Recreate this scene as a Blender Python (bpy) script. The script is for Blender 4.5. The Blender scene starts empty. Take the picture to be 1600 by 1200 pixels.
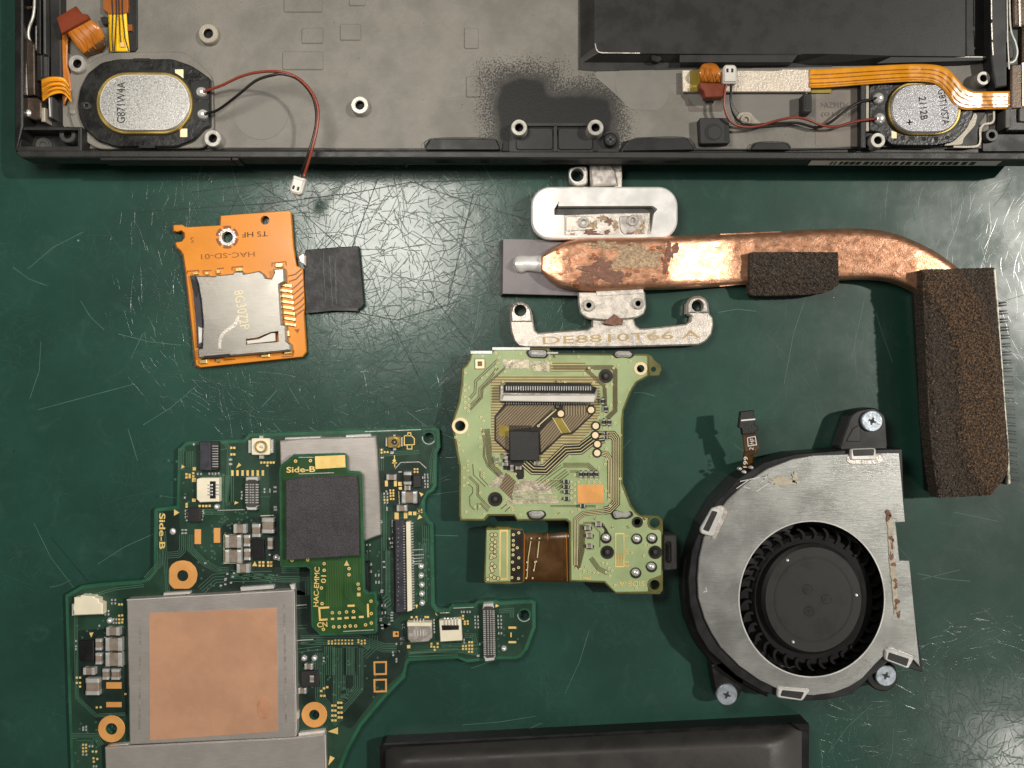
import bpy, math, random
from mathutils import Vector, noise
from mathutils.geometry import tessellate_polygon
random.seed(7)
sc = bpy.context.scene
COL = sc.collection
R = math.radians
H = 12.5                                   # camera height above the work mat (1 unit is about 11 mm)

# ------------------------------------------------------------------ camera, room light, lamps
cd = bpy.data.cameras.new("camera"); cam = bpy.data.objects.new("camera", cd); COL.objects.link(cam)
cam.location = (0, 0, H); cam.rotation_euler = (0, 0, 0)
cd.sensor_width = 36; cd.lens = 36 * H / 16.0; cd.clip_start = 0.1; cd.clip_end = 500
sc.camera = cam
w = bpy.data.worlds.new("World"); sc.world = w; w.use_nodes = True
bg = w.node_tree.nodes["Background"]; bg.inputs[0].default_value = (1, 0.96, 0.9, 1); bg.inputs[1].default_value = 0.095
sc.view_settings.view_transform = 'Standard'; sc.view_settings.look = 'None'
sc.view_settings.exposure = 0.0; sc.view_settings.gamma = 1.0

def lamp(name, loc, E, size, col=(1, 0.95, 0.87), aim=(0, 0, 0)):
    ld = bpy.data.lights.new(name, 'AREA'); ld.shape = 'DISK'; ld.size = size; ld.color = col
    d = Vector(aim) - Vector(loc)
    ld.energy = E * math.pi * d.length_squared
    o = bpy.data.objects.new(name, ld); COL.objects.link(o); o.location = loc
    o.rotation_euler = d.to_track_quat('-Z', 'Y').to_euler()
    return o
lamp("ceiling_lamp_right", (176, 36, 200), 2.35, 9.0)
lamp("ceiling_lamp_left", (-3.95, 4.7, 12), 2.6, 5.2, aim=(-2, 2, 0))
lamp("ceiling_lamp_front", (16.2, -12.0, 12), 0.36, 2.4, aim=(6, -4, 0))

# ------------------------------------------------------------------ helpers
def P(px, py, z=0.0):
    """photo pixel of a point at height z -> where that point really stands"""
    k = (H - z) / H
    return ((px - 800) / 100 * k, (600 - py) / 100 * k, z)
def Zm(x0, y0, s):
    return lambda *p: [(x0 + a / s, y0 + b / s) for a, b in p]
def lin(c):
    c /= 255
    return c / 12.92 if c <= 0.04045 else ((c + 0.055) / 1.055) ** 2.4
def S(r, g, b):
    return (lin(r), lin(g), lin(b), 1)
ORG = {}
def org(p):
    return ORG.get(p.name, (0, 0, 0)) if p is not None else (0, 0, 0)
def link(name, me, mat, par, kind=None, smooth=False):
    o = bpy.data.objects.new(name, me); COL.objects.link(o)
    if mat is not None and len(me.materials) == 0:
        me.materials.append(mat)
    if par is not None:
        o.parent = par
        ORG[o.name] = org(par)
    if kind: o['kind'] = kind
    if smooth:
        for p in me.polygons: p.use_smooth = True
    return o
def mesh(name, verts, faces, par):
    ox, oy, oz = org(par)
    me = bpy.data.meshes.new(name)
    me.from_pydata([(v[0] - ox, v[1] - oy, v[2] - oz) for v in verts], [], faces)
    me.update()
    return me
def thing(name, label, cat, px, py, z=0, group=None):
    o = bpy.data.objects.new(name, None); COL.objects.link(o)
    o.location = P(px, py, z); o.empty_display_size = 0.2
    ORG[o.name] = tuple(o.location)
    o['label'] = label; o['category'] = cat
    if group: o['group'] = group
    return o
def area2(p):
    return sum(p[i - 1][0] * p[i][1] - p[i][0] * p[i - 1][1] for i in range(len(p)))
def inset(p, d):
    n = len(p); out = []
    for i in range(n):
        a, b, c = p[i - 1], p[i], p[(i + 1) % n]
        e1 = Vector((b[0] - a[0], b[1] - a[1])); e2 = Vector((c[0] - b[0], c[1] - b[1]))
        if e1.length < 1e-6 or e2.length < 1e-6: out.append((b[0], b[1])); continue
        e1.normalize(); e2.normalize()
        n1 = Vector((-e1.y, e1.x)); n2 = Vector((-e2.y, e2.x))
        m = n1 + n2
        if m.length < 1e-3: m = n1
        m.normalize(); k = d / max(0.45, m.dot(n1))
        out.append((b[0] + m.x * k, b[1] + m.y * k))
    return out
def prism_data(pts, z0, z1, bev=0.0, holes=(), taper=0.0):
    o = [P(x, y, z1)[:2] for x, y in pts]
    if area2(o) < 0: o = o[::-1]
    hs = []
    for h in holes:
        q = [P(x, y, z1)[:2] for x, y in h]
        if area2(q) > 0: q = q[::-1]
        hs.append(q)
    V, F = [], []
    def ring(p, z):
        s = len(V); V.extend((x, y, z) for x, y in p); return list(range(s, s + len(p)))
    def skirt(a, b):
        n = len(a)
        for i in range(n): F.append((b[i], b[(i + 1) % n], a[(i + 1) % n], a[i]))
    top2 = inset(o, bev) if bev else o
    rt = ring(top2, z1)
    hr = [ring(h, z1) for h in hs]
    flat = rt + [i for h in hr for i in h]
    loops = [[Vector((x, y, 0)) for x, y in top2]] + [[Vector((x, y, 0)) for x, y in h] for h in hs]
    for t in tessellate_polygon(loops):
        a, b, c = (flat[i] for i in t)
        A, B, C = V[a], V[b], V[c]
        cr = (B[0] - A[0]) * (C[1] - A[1]) - (B[1] - A[1]) * (C[0] - A[0])
        F.append((a, b, c) if cr > 0 else (a, c, b))
    last = rt
    if bev:
        r2 = ring(o, z1 - bev); skirt(rt, r2); last = r2
    ob = inset(o, taper) if taper else o
    rb = ring(ob, z0); skirt(last, rb)
    if not hs and len(rb) < 60 and not taper: F.append(tuple(rb[::-1]))
    for h, hrr in zip(hs, hr):
        b2 = ring(h, z0); skirt(hrr, b2)
    return V, F
def prism(name, pts, z0, z1, mat, par, bev=0.0, holes=(), taper=0.0, kind=None):
    V, F = prism_data(pts, z0, z1, bev, holes, taper)
    return link(name, mesh(name, V, F, par), mat, par, kind)
def frustum(name, top, base, z0, z1, mat, par):
    """solid between a base outline at z0 and a top outline at z1 (same point count)"""
    n = len(top)
    T = [P(x, y, z1) for x, y in top]; B = [P(x, y, z0) for x, y in base]
    if area2([t[:2] for t in T]) < 0: T, B = T[::-1], B[::-1]
    F = [tuple(range(n))] + [(n + i, n + (i + 1) % n, (i + 1) % n, i) for i in range(n)]
    return link(name, mesh(name, T + B, F, par), mat, par)
def rect(x0, y0, x1, y1): return [(x0, y0), (x1, y0), (x1, y1), (x0, y1)]
def rr(x0, y0, x1, y1, r, n=4):
    o = []
    for cx, cy, a0 in ((x1 - r, y0 + r, -90), (x1 - r, y1 - r, 0), (x0 + r, y1 - r, 90), (x0 + r, y0 + r, 180)):
        for i in range(n + 1):
            a = R(a0 + 90 * i / n); o.append((cx + r * math.cos(a), cy + r * math.sin(a)))
    return o
def circ(cx, cy, r, n=20, ry=None, a0=0.0):
    ry = ry or r
    return [(cx + r * math.cos(a0 + 2 * math.pi * i / n), cy + ry * math.sin(a0 + 2 * math.pi * i / n)) for i in range(n)]
def rot(pts, cx, cy, deg):
    c, s = math.cos(R(deg)), math.sin(R(deg))
    return [(cx + (x - cx) * c - (y - cy) * s, cy + (x - cx) * s + (y - cy) * c) for x, y in pts]
def rnd(pts, r, n=4):
    """round the corners of a pixel outline"""
    o = []; m = len(pts)
    for i in range(m):
        a, b, c = Vector(pts[i - 1]), Vector(pts[i]), Vector(pts[(i + 1) % m])
        u, v = (a - b), (c - b)
        k = min(r, u.length * 0.45, v.length * 0.45)
        p, q = b + u.normalized() * k, b + v.normalized() * k
        for j in range(n + 1):
            t = j / n
            o.append(tuple(p * (1 - t) ** 2 + b * 2 * t * (1 - t) + q * t * t))
    return o
def smooth_path(pts, n):
    p = [Vector(q) for q in pts]; p = [p[0] * 2 - p[1]] + p + [p[-1] * 2 - p[-2]]
    out = []
    for i in range(1, len(p) - 2):
        for j in range(12):
            t = j / 12
            a, b, c, d = p[i - 1:i + 3]
            out.append(0.5 * (2 * b + (c - a) * t + (2 * a - 5 * b + 4 * c - d) * t * t + (3 * b - a - 3 * c + d) * t ** 3))
    out.append(p[-2])
    L = [0]
    for i in range(1, len(out)): L.append(L[-1] + (out[i] - out[i - 1]).length)
    res = []; k = 0
    for i in range(n):
        s = L[-1] * i / (n - 1)
        while k < len(L) - 2 and L[k + 1] < s: k += 1
        t = (s - L[k]) / max(1e-9, L[k + 1] - L[k])
        res.append(out[k].lerp(out[k + 1], min(1, max(0, t))))
    return res
def ribbon_data(poly, wd, z, V, F):
    n = len(poly); s = len(V)
    for i in range(n):
        b = Vector(poly[i][:2])
        a = Vector(poly[i - 1][:2]) if i else None; c = Vector(poly[i + 1][:2]) if i < n - 1 else None
        e1 = (b - a).normalized() if a is not None else (c - b).normalized()
        e2 = (c - b).normalized() if c is not None else e1
        n1, n2 = Vector((-e1.y, e1.x)), Vector((-e2.y, e2.x))
        m = (n1 + n2); m = m.normalized() if m.length > 1e-3 else n1
        k = wd / 2 / max(0.5, m.dot(n1))
        V.append(P(*(b + m * k), z)); V.append(P(*(b - m * k), z))
    for i in range(n - 1):
        q = (s + 2 * i, s + 2 * i + 1, s + 2 * i + 3, s + 2 * i + 2)
        F.append(q)
def tracks(name, polys, wd, z, mat, par, kind='stuff'):
    if kind is None and len(polys) > 1:
        for p in polys: o = tracks(name, [p], wd, z, mat, par, None)
        return o
    V, F = [], []
    for p in polys: ribbon_data(p, wd, z, V, F)
    F2 = []
    for f in F:
        a, b, c = V[f[0]], V[f[1]], V[f[2]]
        cr = (b[0] - a[0]) * (c[1] - a[1]) - (b[1] - a[1]) * (c[0] - a[0])
        F2.append(f if cr > 0 else f[::-1])
    return link(name, mesh(name, V, F2, par), mat, par, kind)
def par_lines(poly, n, gap):
    out = []
    for k in range(n):
        d = (k - (n - 1) / 2) * gap; q = []
        for i in range(len(poly)):
            b = Vector(poly[i])
            e1 = (b - Vector(poly[i - 1])).normalized() if i else (Vector(poly[1]) - b).normalized()
            e2 = (Vector(poly[i + 1]) - b).normalized() if i < len(poly) - 1 else e1
            n1, n2 = Vector((-e1.y, e1.x)), Vector((-e2.y, e2.x))
            m = (n1 + n2).normalized(); kk = d / max(0.5, m.dot(n1))
            q.append(tuple(b + m * kk))
        out.append(q)
    return out
def many(name, polys, z0, z1, mat, par, bev=0.0, kind='stuff'):
    if kind is None:                       # pieces one can pick apart: an object each
        for p in polys: o = prism(name, p, z0, z1, mat, par, bev)
        return o
    V, F = [], []
    for p in polys:
        v, f = prism_data(p, z0, z1, bev); s = len(V)
        V += v; F += [tuple(i + s for i in q) for q in f]
    return link(name, mesh(name, V, F, par), mat, par, kind)
def boxes_px(lst): return [rect(x - a / 2, y - b / 2, x + a / 2, y + b / 2) for x, y, a, b in lst]
def rings(name, lst, z, mat, par, r0=2.3, r1=1.0):
    V, F = [], []
    for x, y in lst:
        s = len(V); n = 8
        for rad in (r0, r1):
            for i in range(n):
                a = 2 * math.pi * i / n; V.append(P(x + rad * math.cos(a), y - rad * math.sin(a), z))
        for i in range(n): F.append((s + i, s + (i + 1) % n, s + n + (i + 1) % n, s + n + i))
    return link(name, mesh(name, V, F, par), mat, par, 'stuff')
def lathe(name, prof, n=20):
    """unit mesh round Z from (radius, height) pairs"""
    V, F = [], []
    for r, z in prof:
        for i in range(n):
            a = 2 * math.pi * i / n; V.append((r * math.cos(a), r * math.sin(a), z))
    for k in range(len(prof) - 1):
        for i in range(n):
            j = (i + 1) % n
            F.append((k * n + i, k * n + j, (k + 1) * n + j, (k + 1) * n + i))
    me = bpy.data.meshes.new(name); me.from_pydata(V, [], F); me.update()
    return me
def inst(name, me, par, px, py, ztop, z0, sx, sy, sz, deg=0):
    """copy of a unit mesh: base at z0, seen at pixel px,py at height ztop"""
    o = bpy.data.objects.new(name, me); COL.objects.link(o); o.parent = par
    q = P(px, py, ztop); g = org(par)
    o.location = (q[0] - g[0], q[1] - g[1], z0 - g[2]); o.scale = (sx, sy, sz); o.rotation_euler = (0, 0, R(deg))
    return o
def tube(name, pts, rad, mat, par, n=60, sides=6):
    """pts are (px, py, z)"""
    w3 = smooth_path([P(*q) for q in pts], n)
    V, F = [], []
    for i, c in enumerate(w3):
        t = (w3[min(i + 1, n - 1)] - w3[max(i - 1, 0)]).normalized()
        u = t.cross(Vector((0, 0, 1)))
        u = u.normalized() if u.length > 1e-3 else Vector((1, 0, 0)); v = u.cross(t)
        for k in range(sides):
            a = 2 * math.pi * k / sides; q = c + u * math.cos(a) * rad + v * math.sin(a) * rad
            V.append(tuple(q))
    for i in range(n - 1):
        for k in range(sides):
            j = (k + 1) % sides
            F.append((i * sides + k, i * sides + j, (i + 1) * sides + j, (i + 1) * sides + k))
    F.append(tuple(range(sides))); F.append(tuple(range((n - 1) * sides, n * sides))[::-1])
    return link(name, mesh(name, V, F, par), mat, par, smooth=True)
def sheet(name, A, B, zf, mat, par, n=60, m=12, base=None, smooth=True, jit=None):
    """surface between two pixel edges; zf(i/n, j/m, px, py) gives its height; skirts drop to `base` (or a thin back)"""
    a, b = smooth_path(A, n), smooth_path(B, n)
    V, F = [], []
    for i in range(n):
        for j in range(m):
            q = a[i].lerp(b[i], j / (m - 1)); z = zf(i / (n - 1), j / (m - 1), q.x, q.y)
            x, y = q.x, q.y
            if jit: x += random.uniform(-jit, jit); y += random.uniform(-jit, jit)
            V.append(P(x, y, z))
    for i in range(n - 1):
        for j in range(m - 1):
            F.append((i * m + j, i * m + j + 1, (i + 1) * m + j + 1, (i + 1) * m + j))
    per = [j for j in range(m)] + [i * m + m - 1 for i in range(1, n)] + [(n - 1) * m + j for j in range(m - 2, -1, -1)] + [i * m for i in range(n - 2, 0, -1)]
    s = len(V)
    for k in per:
        x, y, z = V[k]; V.append((x, y, (z - 0.02) if base is None else base))
    L = len(per)
    for k in range(L): F.append((per[k], s + k, s + (k + 1) % L, per[(k + 1) % L]))
    # face orientation: make the top look up
    f = F[0]; u = Vector(V[f[1]]) - Vector(V[f[0]]); v = Vector(V[f[2]]) - Vector(V[f[0]])
    if u.cross(v).z < 0: F = [q[::-1] for q in F]
    return link(name, mesh(name, V, F, par), mat, par, smooth=smooth)
def text(s, px, py, z, h, mat, par, deg=0, sx=1.0, name='lettering', fit=None, bold=0.0):
    """flat lettering, cap height h pixels, centred on the pixel; fit = its length in pixels"""
    cu = bpy.data.curves.new(name, 'FONT'); cu.body = s; cu.align_x = 'CENTER'; cu.align_y = 'CENTER'
    cu.size = 1; cu.offset = bold; cu.resolution_u = 3; cu.fill_mode = 'FRONT'
    o = bpy.data.objects.new(name, cu); COL.objects.link(o)
    dg = bpy.context.evaluated_depsgraph_get()
    me = bpy.data.meshes.new_from_object(o.evaluated_get(dg))
    bpy.data.objects.remove(o); bpy.data.curves.remove(cu)
    xs = [v.co.x for v in me.vertices]; ys = [v.co.y for v in me.vertices]
    cx, cy = (max(xs) + min(xs)) / 2, (max(ys) + min(ys)) / 2
    k = (H - z) / H / 100
    ky = h * k / (max(ys) - min(ys)); kx = ky * sx if fit is None else fit * k / (max(xs) - min(xs))
    c, sn = math.cos(R(deg)), math.sin(R(deg)); q = P(px, py, z); g = org(par)
    for v in me.vertices:
        x, y = (v.co.x - cx) * kx, (v.co.y - cy) * ky
        v.co = (q[0] - g[0] + x * c - y * sn, q[1] - g[1] + x * sn + y * c, z - g[2])
    me.materials.clear(); me.name = name
    return link(name, me, mat, par)

# ------------------------------------------------------------------ materials
class NT:
    def __init__(s, name):
        s.m = bpy.data.materials.new(name); s.m.use_nodes = True; s.t = s.m.node_tree; s.t.nodes.clear()
        s.out = s.n('ShaderNodeOutputMaterial'); s.b = s.n('ShaderNodeBsdfPrincipled'); s.t.links.new(s.b.outputs[0], s.out.inputs[0])
        s.geo = s.n('ShaderNodeNewGeometry')
        s.pos = s.geo.outputs['Position']
    def n(s, t, **k):
        x = s.t.nodes.new(t)
        for a, v in k.items(): setattr(x, a, v)
        return x
    def L(s, a, b): s.t.links.new(a, b)
    def put(s, sock, v):
        if isinstance(v, bpy.types.NodeSocket): s.L(v, sock)
        else: sock.default_value = v
    def math(s, op, a, b=0.0, c=None, clamp=False):
        x = s.n('ShaderNodeMath', operation=op, use_clamp=clamp); s.put(x.inputs[0], a); s.put(x.inputs[1], b)
        if c is not None: s.put(x.inputs[2], c)
        return x.outputs[0]
    def vmath(s, op, a, b=None):
        x = s.n('ShaderNodeVectorMath', operation=op); s.put(x.inputs[0], a)
        if b is not None: s.put(x.inputs[1], b)
        return x.outputs[0]
    def mapr(s, v, sc_=(1, 1, 1), rz=0.0, loc=(0, 0, 0)):
        x = s.n('ShaderNodeMapping'); s.L(v, x.inputs[0]); x.inputs['Scale'].default_value = sc_
        x.inputs['Rotation'].default_value = (0, 0, rz); x.inputs['Location'].default_value = loc
        return x.outputs[0]
    def noise(s, scale, detail=4, rough=0.55, v=None, dist=0.0):
        x = s.n('ShaderNodeTexNoise'); s.L(v if v is not None else s.pos, x.inputs['Vector'])
        x.inputs['Scale'].default_value = scale; x.inputs['Detail'].default_value = detail; x.inputs['Roughness'].default_value = rough
        x.inputs['Distortion'].default_value = dist
        return x.outputs['Fac']
    def ramp(s, v, a, b, lo=0.0, hi=1.0):
        x = s.n('ShaderNodeMapRange', interpolation_type='SMOOTHSTEP'); s.L(v, x.inputs[0])
        for i, q in enumerate((a, b, lo, hi)): x.inputs[i + 1].default_value = q
        return x.outputs[0]
    def mix(s, f, a, b):
        x = s.n('ShaderNodeMix', data_type='RGBA'); s.put(x.inputs[0], f); s.put(x.inputs[6], a); s.put(x.inputs[7], b)
        return x.outputs[2]
    def bump(s, h, strength=0.3, dist=0.01, prev=None):
        x = s.n('ShaderNodeBump'); x.inputs['Strength'].default_value = strength; x.inputs['Distance'].default_value = dist
        s.L(h, x.inputs['Height'])
        if prev is not None: s.L(prev, x.inputs['Normal'])
        return x.outputs[0]
    def scratch(s, scale, wid, ln, seed, jitter=1.0):
        """one short straight scratch per Voronoi cell, each at its own angle"""
        v = s.mapr(s.pos, (1, 1, 0), 0, (seed * 3.7, seed * 9.1, 0))
        x = s.n('ShaderNodeTexVoronoi', voronoi_dimensions='2D'); s.L(v, x.inputs['Vector']); x.inputs['Scale'].default_value = scale
        d = s.vmath('SUBTRACT', v, x.outputs['Position'])
        sc_ = s.n('ShaderNodeSeparateColor'); s.L(x.outputs['Color'], sc_.inputs[0])
        ang = s.math('MULTIPLY', sc_.outputs[0], 6.283)
        sp = s.n('ShaderNodeSeparateXYZ'); s.L(d, sp.inputs[0])
        ca, sa = s.math('COSINE', ang), s.math('SINE', ang)
        u = s.math('ADD', s.math('MULTIPLY', sp.outputs[0], ca), s.math('MULTIPLY', sp.outputs[1], sa))
        t = s.math('SUBTRACT', s.math('MULTIPLY', sp.outputs[1], ca), s.math('MULTIPLY', sp.outputs[0], sa))
        t = s.math('ADD', t, s.math('MULTIPLY', s.math('MULTIPLY', u, u), s.math('MULTIPLY', s.math('SUBTRACT', sc_.outputs[1], 0.5), 0.6 * scale)))
        a = s.ramp(s.math('ABSOLUTE', t), wid * 0.2, wid, 1, 0)
        b = s.ramp(s.math('ABSOLUTE', u), ln * 0.6, ln, 1, 0)
        return s.math('MULTIPLY', s.math('MULTIPLY', a, b), sc_.outputs[2])
    def fin(s, col, rough, metal=0.0, normal=None, spec=0.5, coat=0.0):
        s.put(s.b.inputs['Base Color'], col); s.put(s.b.inputs['Roughness'], rough); s.put(s.b.inputs['Metallic'], metal)
        s.b.inputs['Specular IOR Level'].default_value = spec
        if coat: s.b.inputs['Coat Weight'].default_value = coat; s.b.inputs['Coat Roughness'].default_value = 0.15
        if normal is not None: s.L(normal, s.b.inputs['Normal'])
        return s.m
def M(name, col, rough=0.5, metal=0.0, var=0.2, vs=3.0, bump=0.0, bs=40.0, spec=0.5, coat=0.0, fine=0.0):
    t = NT(name)
    f = t.ramp(t.noise(vs, 5, 0.6), 0.3, 0.7)
    lo = tuple(c * (1 - var) for c in col[:3]) + (1,); hi = tuple(min(1, c * (1 + var)) for c in col[:3]) + (1,)
    c = t.mix(f, lo, hi)
    if fine:
        g = t.ramp(t.noise(bs * 1.3, 2, 0.6), 0.35, 0.65, 1 - fine, 1 + fine)
        x = t.n('ShaderNodeMix', data_type='RGBA', blend_type='MULTIPLY'); x.inputs[0].default_value = 1
        t.L(c, x.inputs[6]); t.L(g, x.inputs[7]); c = x.outputs[2]
    nr = t.bump(t.noise(bs, 4, 0.6), bump, 0.02) if bump else None
    rg = t.ramp(f, 0, 1, rough * 0.85, min(1, rough * 1.15))
    return t.fin(c, rg, metal, nr, spec, coat)

def mat_workmat():
    t = NT('green_mat_rubber')
    f = t.ramp(t.noise(0.45, 6, 0.6), 0.3, 0.75)
    c = t.mix(f, S(22, 55, 46), S(32, 70, 59))
    sm = t.ramp(t.noise(2.2, 6, 0.7, dist=1.0), 0.52, 0.8)
    c = t.mix(t.math('MULTIPLY', sm, 0.32), c, S(60, 88, 76))
    dk = t.ramp(t.noise(1.1, 5, 0.65, dist=0.5), 0.6, 0.8)
    c = t.mix(t.math('MULTIPLY', dk, 0.35), c, S(14, 42, 36))
    # worn, scored areas: the middle of the mat under the reader board, and the near right corner
    sp = t.n('ShaderNodeSeparateXYZ'); t.L(t.pos, sp.inputs[0])
    def spot(x, y, rx, ry):
        u = t.math('DIVIDE', t.math('SUBTRACT', sp.outputs[0], x), rx); v = t.math('DIVIDE', t.math('SUBTRACT', sp.outputs[1], y), ry)
        d = t.math('SQRT', t.math('ADD', t.math('MULTIPLY', u, u), t.math('MULTIPLY', v, v)))
        d = t.math('ADD', d, t.math('MULTIPLY', t.math('SUBTRACT', t.noise(0.9, 5, 0.7), 0.5), 1.1))
        return t.ramp(d, 0.55, 1.25, 1, 0)
    wear = t.math('MAXIMUM', spot(-2.1, 1.6, 3.4, 2.7), t.math('MULTIPLY', spot(7.2, -5.8, 2.2, 1.8), 0.45))
    wear = t.math('ADD', t.math('MULTIPLY', wear, 0.99), 0.012)
    fine = None
    for sc_, wd, ln, sd in ((1.9, 0.0055, 0.42, 1), (2.9, 0.005, 0.3, 2), (1.2, 0.006, 0.7, 3), (4.6, 0.006, 0.16, 4), (6.5, 0.006, 0.11, 5), (0.7, 0.006, 1.1, 6), (3.6, 0.005, 0.24, 7), (2.3, 0.005, 0.36, 8), (1.5, 0.005, 0.55, 9)):
        q = t.scratch(sc_, wd, ln, sd)
        fine = q if fine is None else t.math('MAXIMUM', fine, q)
    raw = fine
    fine = t.math('MULTIPLY', fine, wear)
    c = t.mix(t.math('MULTIPLY', t.math('MULTIPLY', raw, t.ramp(t.noise(0.8, 3, 0.6), 0.4, 0.65)), 0.22), c, S(78, 108, 96))
    c = t.mix(t.math('MULTIPLY', fine, 0.12), c, S(84, 112, 98))
    grain = t.noise(34, 3, 0.6)
    h = t.math('ADD', t.math('MULTIPLY', fine, -1.3), t.math('MULTIPLY', t.math('MULTIPLY', grain, wear), 0.05))
    h = t.math('ADD', h, t.math('MULTIPLY', t.math('MULTIPLY', t.noise(9, 3, 0.6), wear), 0.16))
    h = t.math('ADD', h, t.math('MULTIPLY', t.noise(1.6, 2, 0.5), 0.4))
    nr = t.bump(h, 0.75, 0.02)
    rg = t.ramp(t.noise(1.3, 5, 0.65), 0.3, 0.7, 0.15, 0.25)
    dot = t.n('ShaderNodeTexVoronoi'); t.L(t.pos, dot.inputs['Vector']); dot.inputs['Scale'].default_value = 3.1
    dc = t.n('ShaderNodeSeparateColor'); t.L(dot.outputs['Color'], dc.inputs[0])
    dm = t.math('MULTIPLY', t.math('LESS_THAN', dot.outputs['Distance'], t.math('MULTIPLY', dc.outputs[0], 0.055)), t.math('GREATER_THAN', dc.outputs[1], 0.72))
    c = t.mix(t.math('MULTIPLY', dm, 0.6), c, t.mix(t.math('GREATER_THAN', dc.outputs[2], 0.45), S(140, 158, 148), S(10, 26, 22)))
    m = t.fin(c, rg, 0, nr, 0.5)
    t.b.inputs['Coat Weight'].default_value = 0.55; t.b.inputs['Coat Roughness'].default_value = 0.42
    return m
def mat_brushed(name, col, rz, rough=0.4, metal=0.9, amt=0.2, streak=0.25):
    t = NT(name)
    v = t.mapr(t.pos, (1.6, 55, 1), rz)
    a = t.noise(3.0, 4, 0.7, v=v)
    f = t.ramp(a, 0.3, 0.7)
    lo = tuple(k * (1 - amt) for k in col[:3]) + (1,); hi = tuple(min(1, k * (1 + amt)) for k in col[:3]) + (1,)
    c = t.mix(f, lo, hi)
    sm = t.ramp(t.noise(1.4, 5, 0.7), 0.45, 0.75)
    c = t.mix(t.math('MULTIPLY', sm, 0.25), c, tuple(k * 0.7 for k in col[:3]) + (1,))
    nr = t.bump(a, streak, 0.01)
    return t.fin(c, t.ramp(t.noise(2, 4), 0.3, 0.7, rough * 0.85, rough * 1.15), metal, nr)
def mat_magnesium():
    t = NT('cast_magnesium')
    f = t.ramp(t.noise(1.3, 6, 0.65), 0.3, 0.72)
    c = t.mix(f, S(104, 101, 95), S(124, 120, 112))
    c = t.mix(t.math('MULTIPLY', t.ramp(t.noise(14, 4, 0.7), 0.5, 0.75), 0.22), c, S(98, 94, 87))
    c = t.mix(t.ramp(t.noise(26, 2, 0.5), 0.73, 0.8), c, S(60, 56, 50))
    # black overspray with a speckled edge round the two bosses
    sp = t.n('ShaderNodeSeparateXYZ'); t.L(t.pos, sp.inputs[0])
    def box(x0, y0, x1, y1):
        a, b = P(x0, y1, 0.45), P(x1, y0, 0.45)
        dx = t.math('SUBTRACT', t.math('ABSOLUTE', t.math('SUBTRACT', sp.outputs[0], (a[0] + b[0]) / 2)), (b[0] - a[0]) / 2)
        dy = t.math('SUBTRACT', t.math('ABSOLUTE', t.math('SUBTRACT', sp.outputs[1], (a[1] + b[1]) / 2)), (b[1] - a[1]) / 2)
        return t.math('SMOOTH_MAX', dx, dy, 0.25)
    d = t.math('SMOOTH_MIN', box(772, 118, 862, 262), box(800, 142, 962, 262), 0.12)
    d = t.math('ADD', d, t.math('MULTIPLY', t.math('SUBTRACT', t.noise(2.2, 3), 0.5), 0.22))
    solid = t.ramp(d, -0.12, 0.09, 1, 0)
    thr = t.ramp(d, -0.05, 0.62, 0.42, 0.70); spk = t.ramp(t.math('SUBTRACT', t.noise(44, 4, 0.8), thr), 0.0, 0.05)
    spk = t.math('MULTIPLY', t.math('MULTIPLY', spk, 0.85), t.ramp(d, 0.3, 0.75, 1, 0))
    k = t.math('MAXIMUM', solid, spk)
    c = t.mix(k, c, S(18, 17, 16))
    nr = t.bump(t.noise(30, 4, 0.65), 0.25, 0.02)
    return t.fin(c, 0.55, 0.1, nr, 0.4)
def mat_copper():
    t = NT('tarnished_copper')
    v = t.mapr(t.pos, (0.45, 1.0, 1.0))
    f = t.ramp(t.noise(14, 5, 0.7, v=v, dist=0.8), 0.32, 0.68)
    c = t.mix(f, S(196, 138, 106), S(222, 172, 140))
    d = t.ramp(t.noise(2.6, 5, 0.7), 0.5, 0.75)
    c = t.mix(t.math('MULTIPLY', d, 0.35), c, S(172, 104, 66))
    e = t.ramp(t.noise(34, 2, 0.6), 0.62, 0.72)
    c = t.mix(t.math('MULTIPLY', e, 0.3), c, S(140, 92, 62))
    h = t.math('ADD', t.noise(13, 4, 0.65, v=v, dist=1.0), t.math('MULTIPLY', t.noise(46, 2, 0.6), 0.35))
    return t.fin(c, t.ramp(t.noise(9, 4), 0.3, 0.7, 0.28, 0.44), 0.8, t.bump(h, 0.3, 0.02))
def mat_foam(name, brown, base=(44, 41, 39), amt=1.0):
    t = NT(name)
    sp = t.ramp(t.noise(30, 3, 0.8), 0.44, 0.64)
    c = t.mix(t.math('MULTIPLY', sp, amt), S(*base), brown)
    pit = t.ramp(t.noise(58, 2, 0.6), 0.36, 0.44, 1, 0)
    c = t.mix(t.math('MULTIPLY', pit, 0.7), c, S(16, 15, 14))
    gl = t.ramp(t.noise(66, 1, 0.5), 0.70, 0.76)
    c = t.mix(t.math('MULTIPLY', gl, 0.8), c, S(206, 178, 142))
    return t.fin(c, 0.8, 0, t.bump(t.noise(48, 3, 0.7), 0.8, 0.03), 0.35)
def mat_stripes(name, c1, c2, period_px, deg, rough=0.5):
    t = NT(name)
    v = t.mapr(t.pos, (1, 1, 1), R(deg))
    sp = t.n('ShaderNodeSeparateXYZ'); t.L(v, sp.inputs[0])
    k = t.math('FRACT', t.math('MULTIPLY', t.math('ADD', sp.outputs[0], 50.0), 100.0 / period_px))
    m = t.ramp(t.math('ABSOLUTE', t.math('SUBTRACT', k, 0.5)), 0.16, 0.34)
    n = t.ramp(t.noise(5, 4), 0.3, 0.7)
    c = t.mix(m, t.mix(n, c1, tuple(q * 0.8 for q in c1[:3]) + (1,)), c2)
    return t.fin(c, rough, 0, None, 0.5, 0.3)
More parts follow.
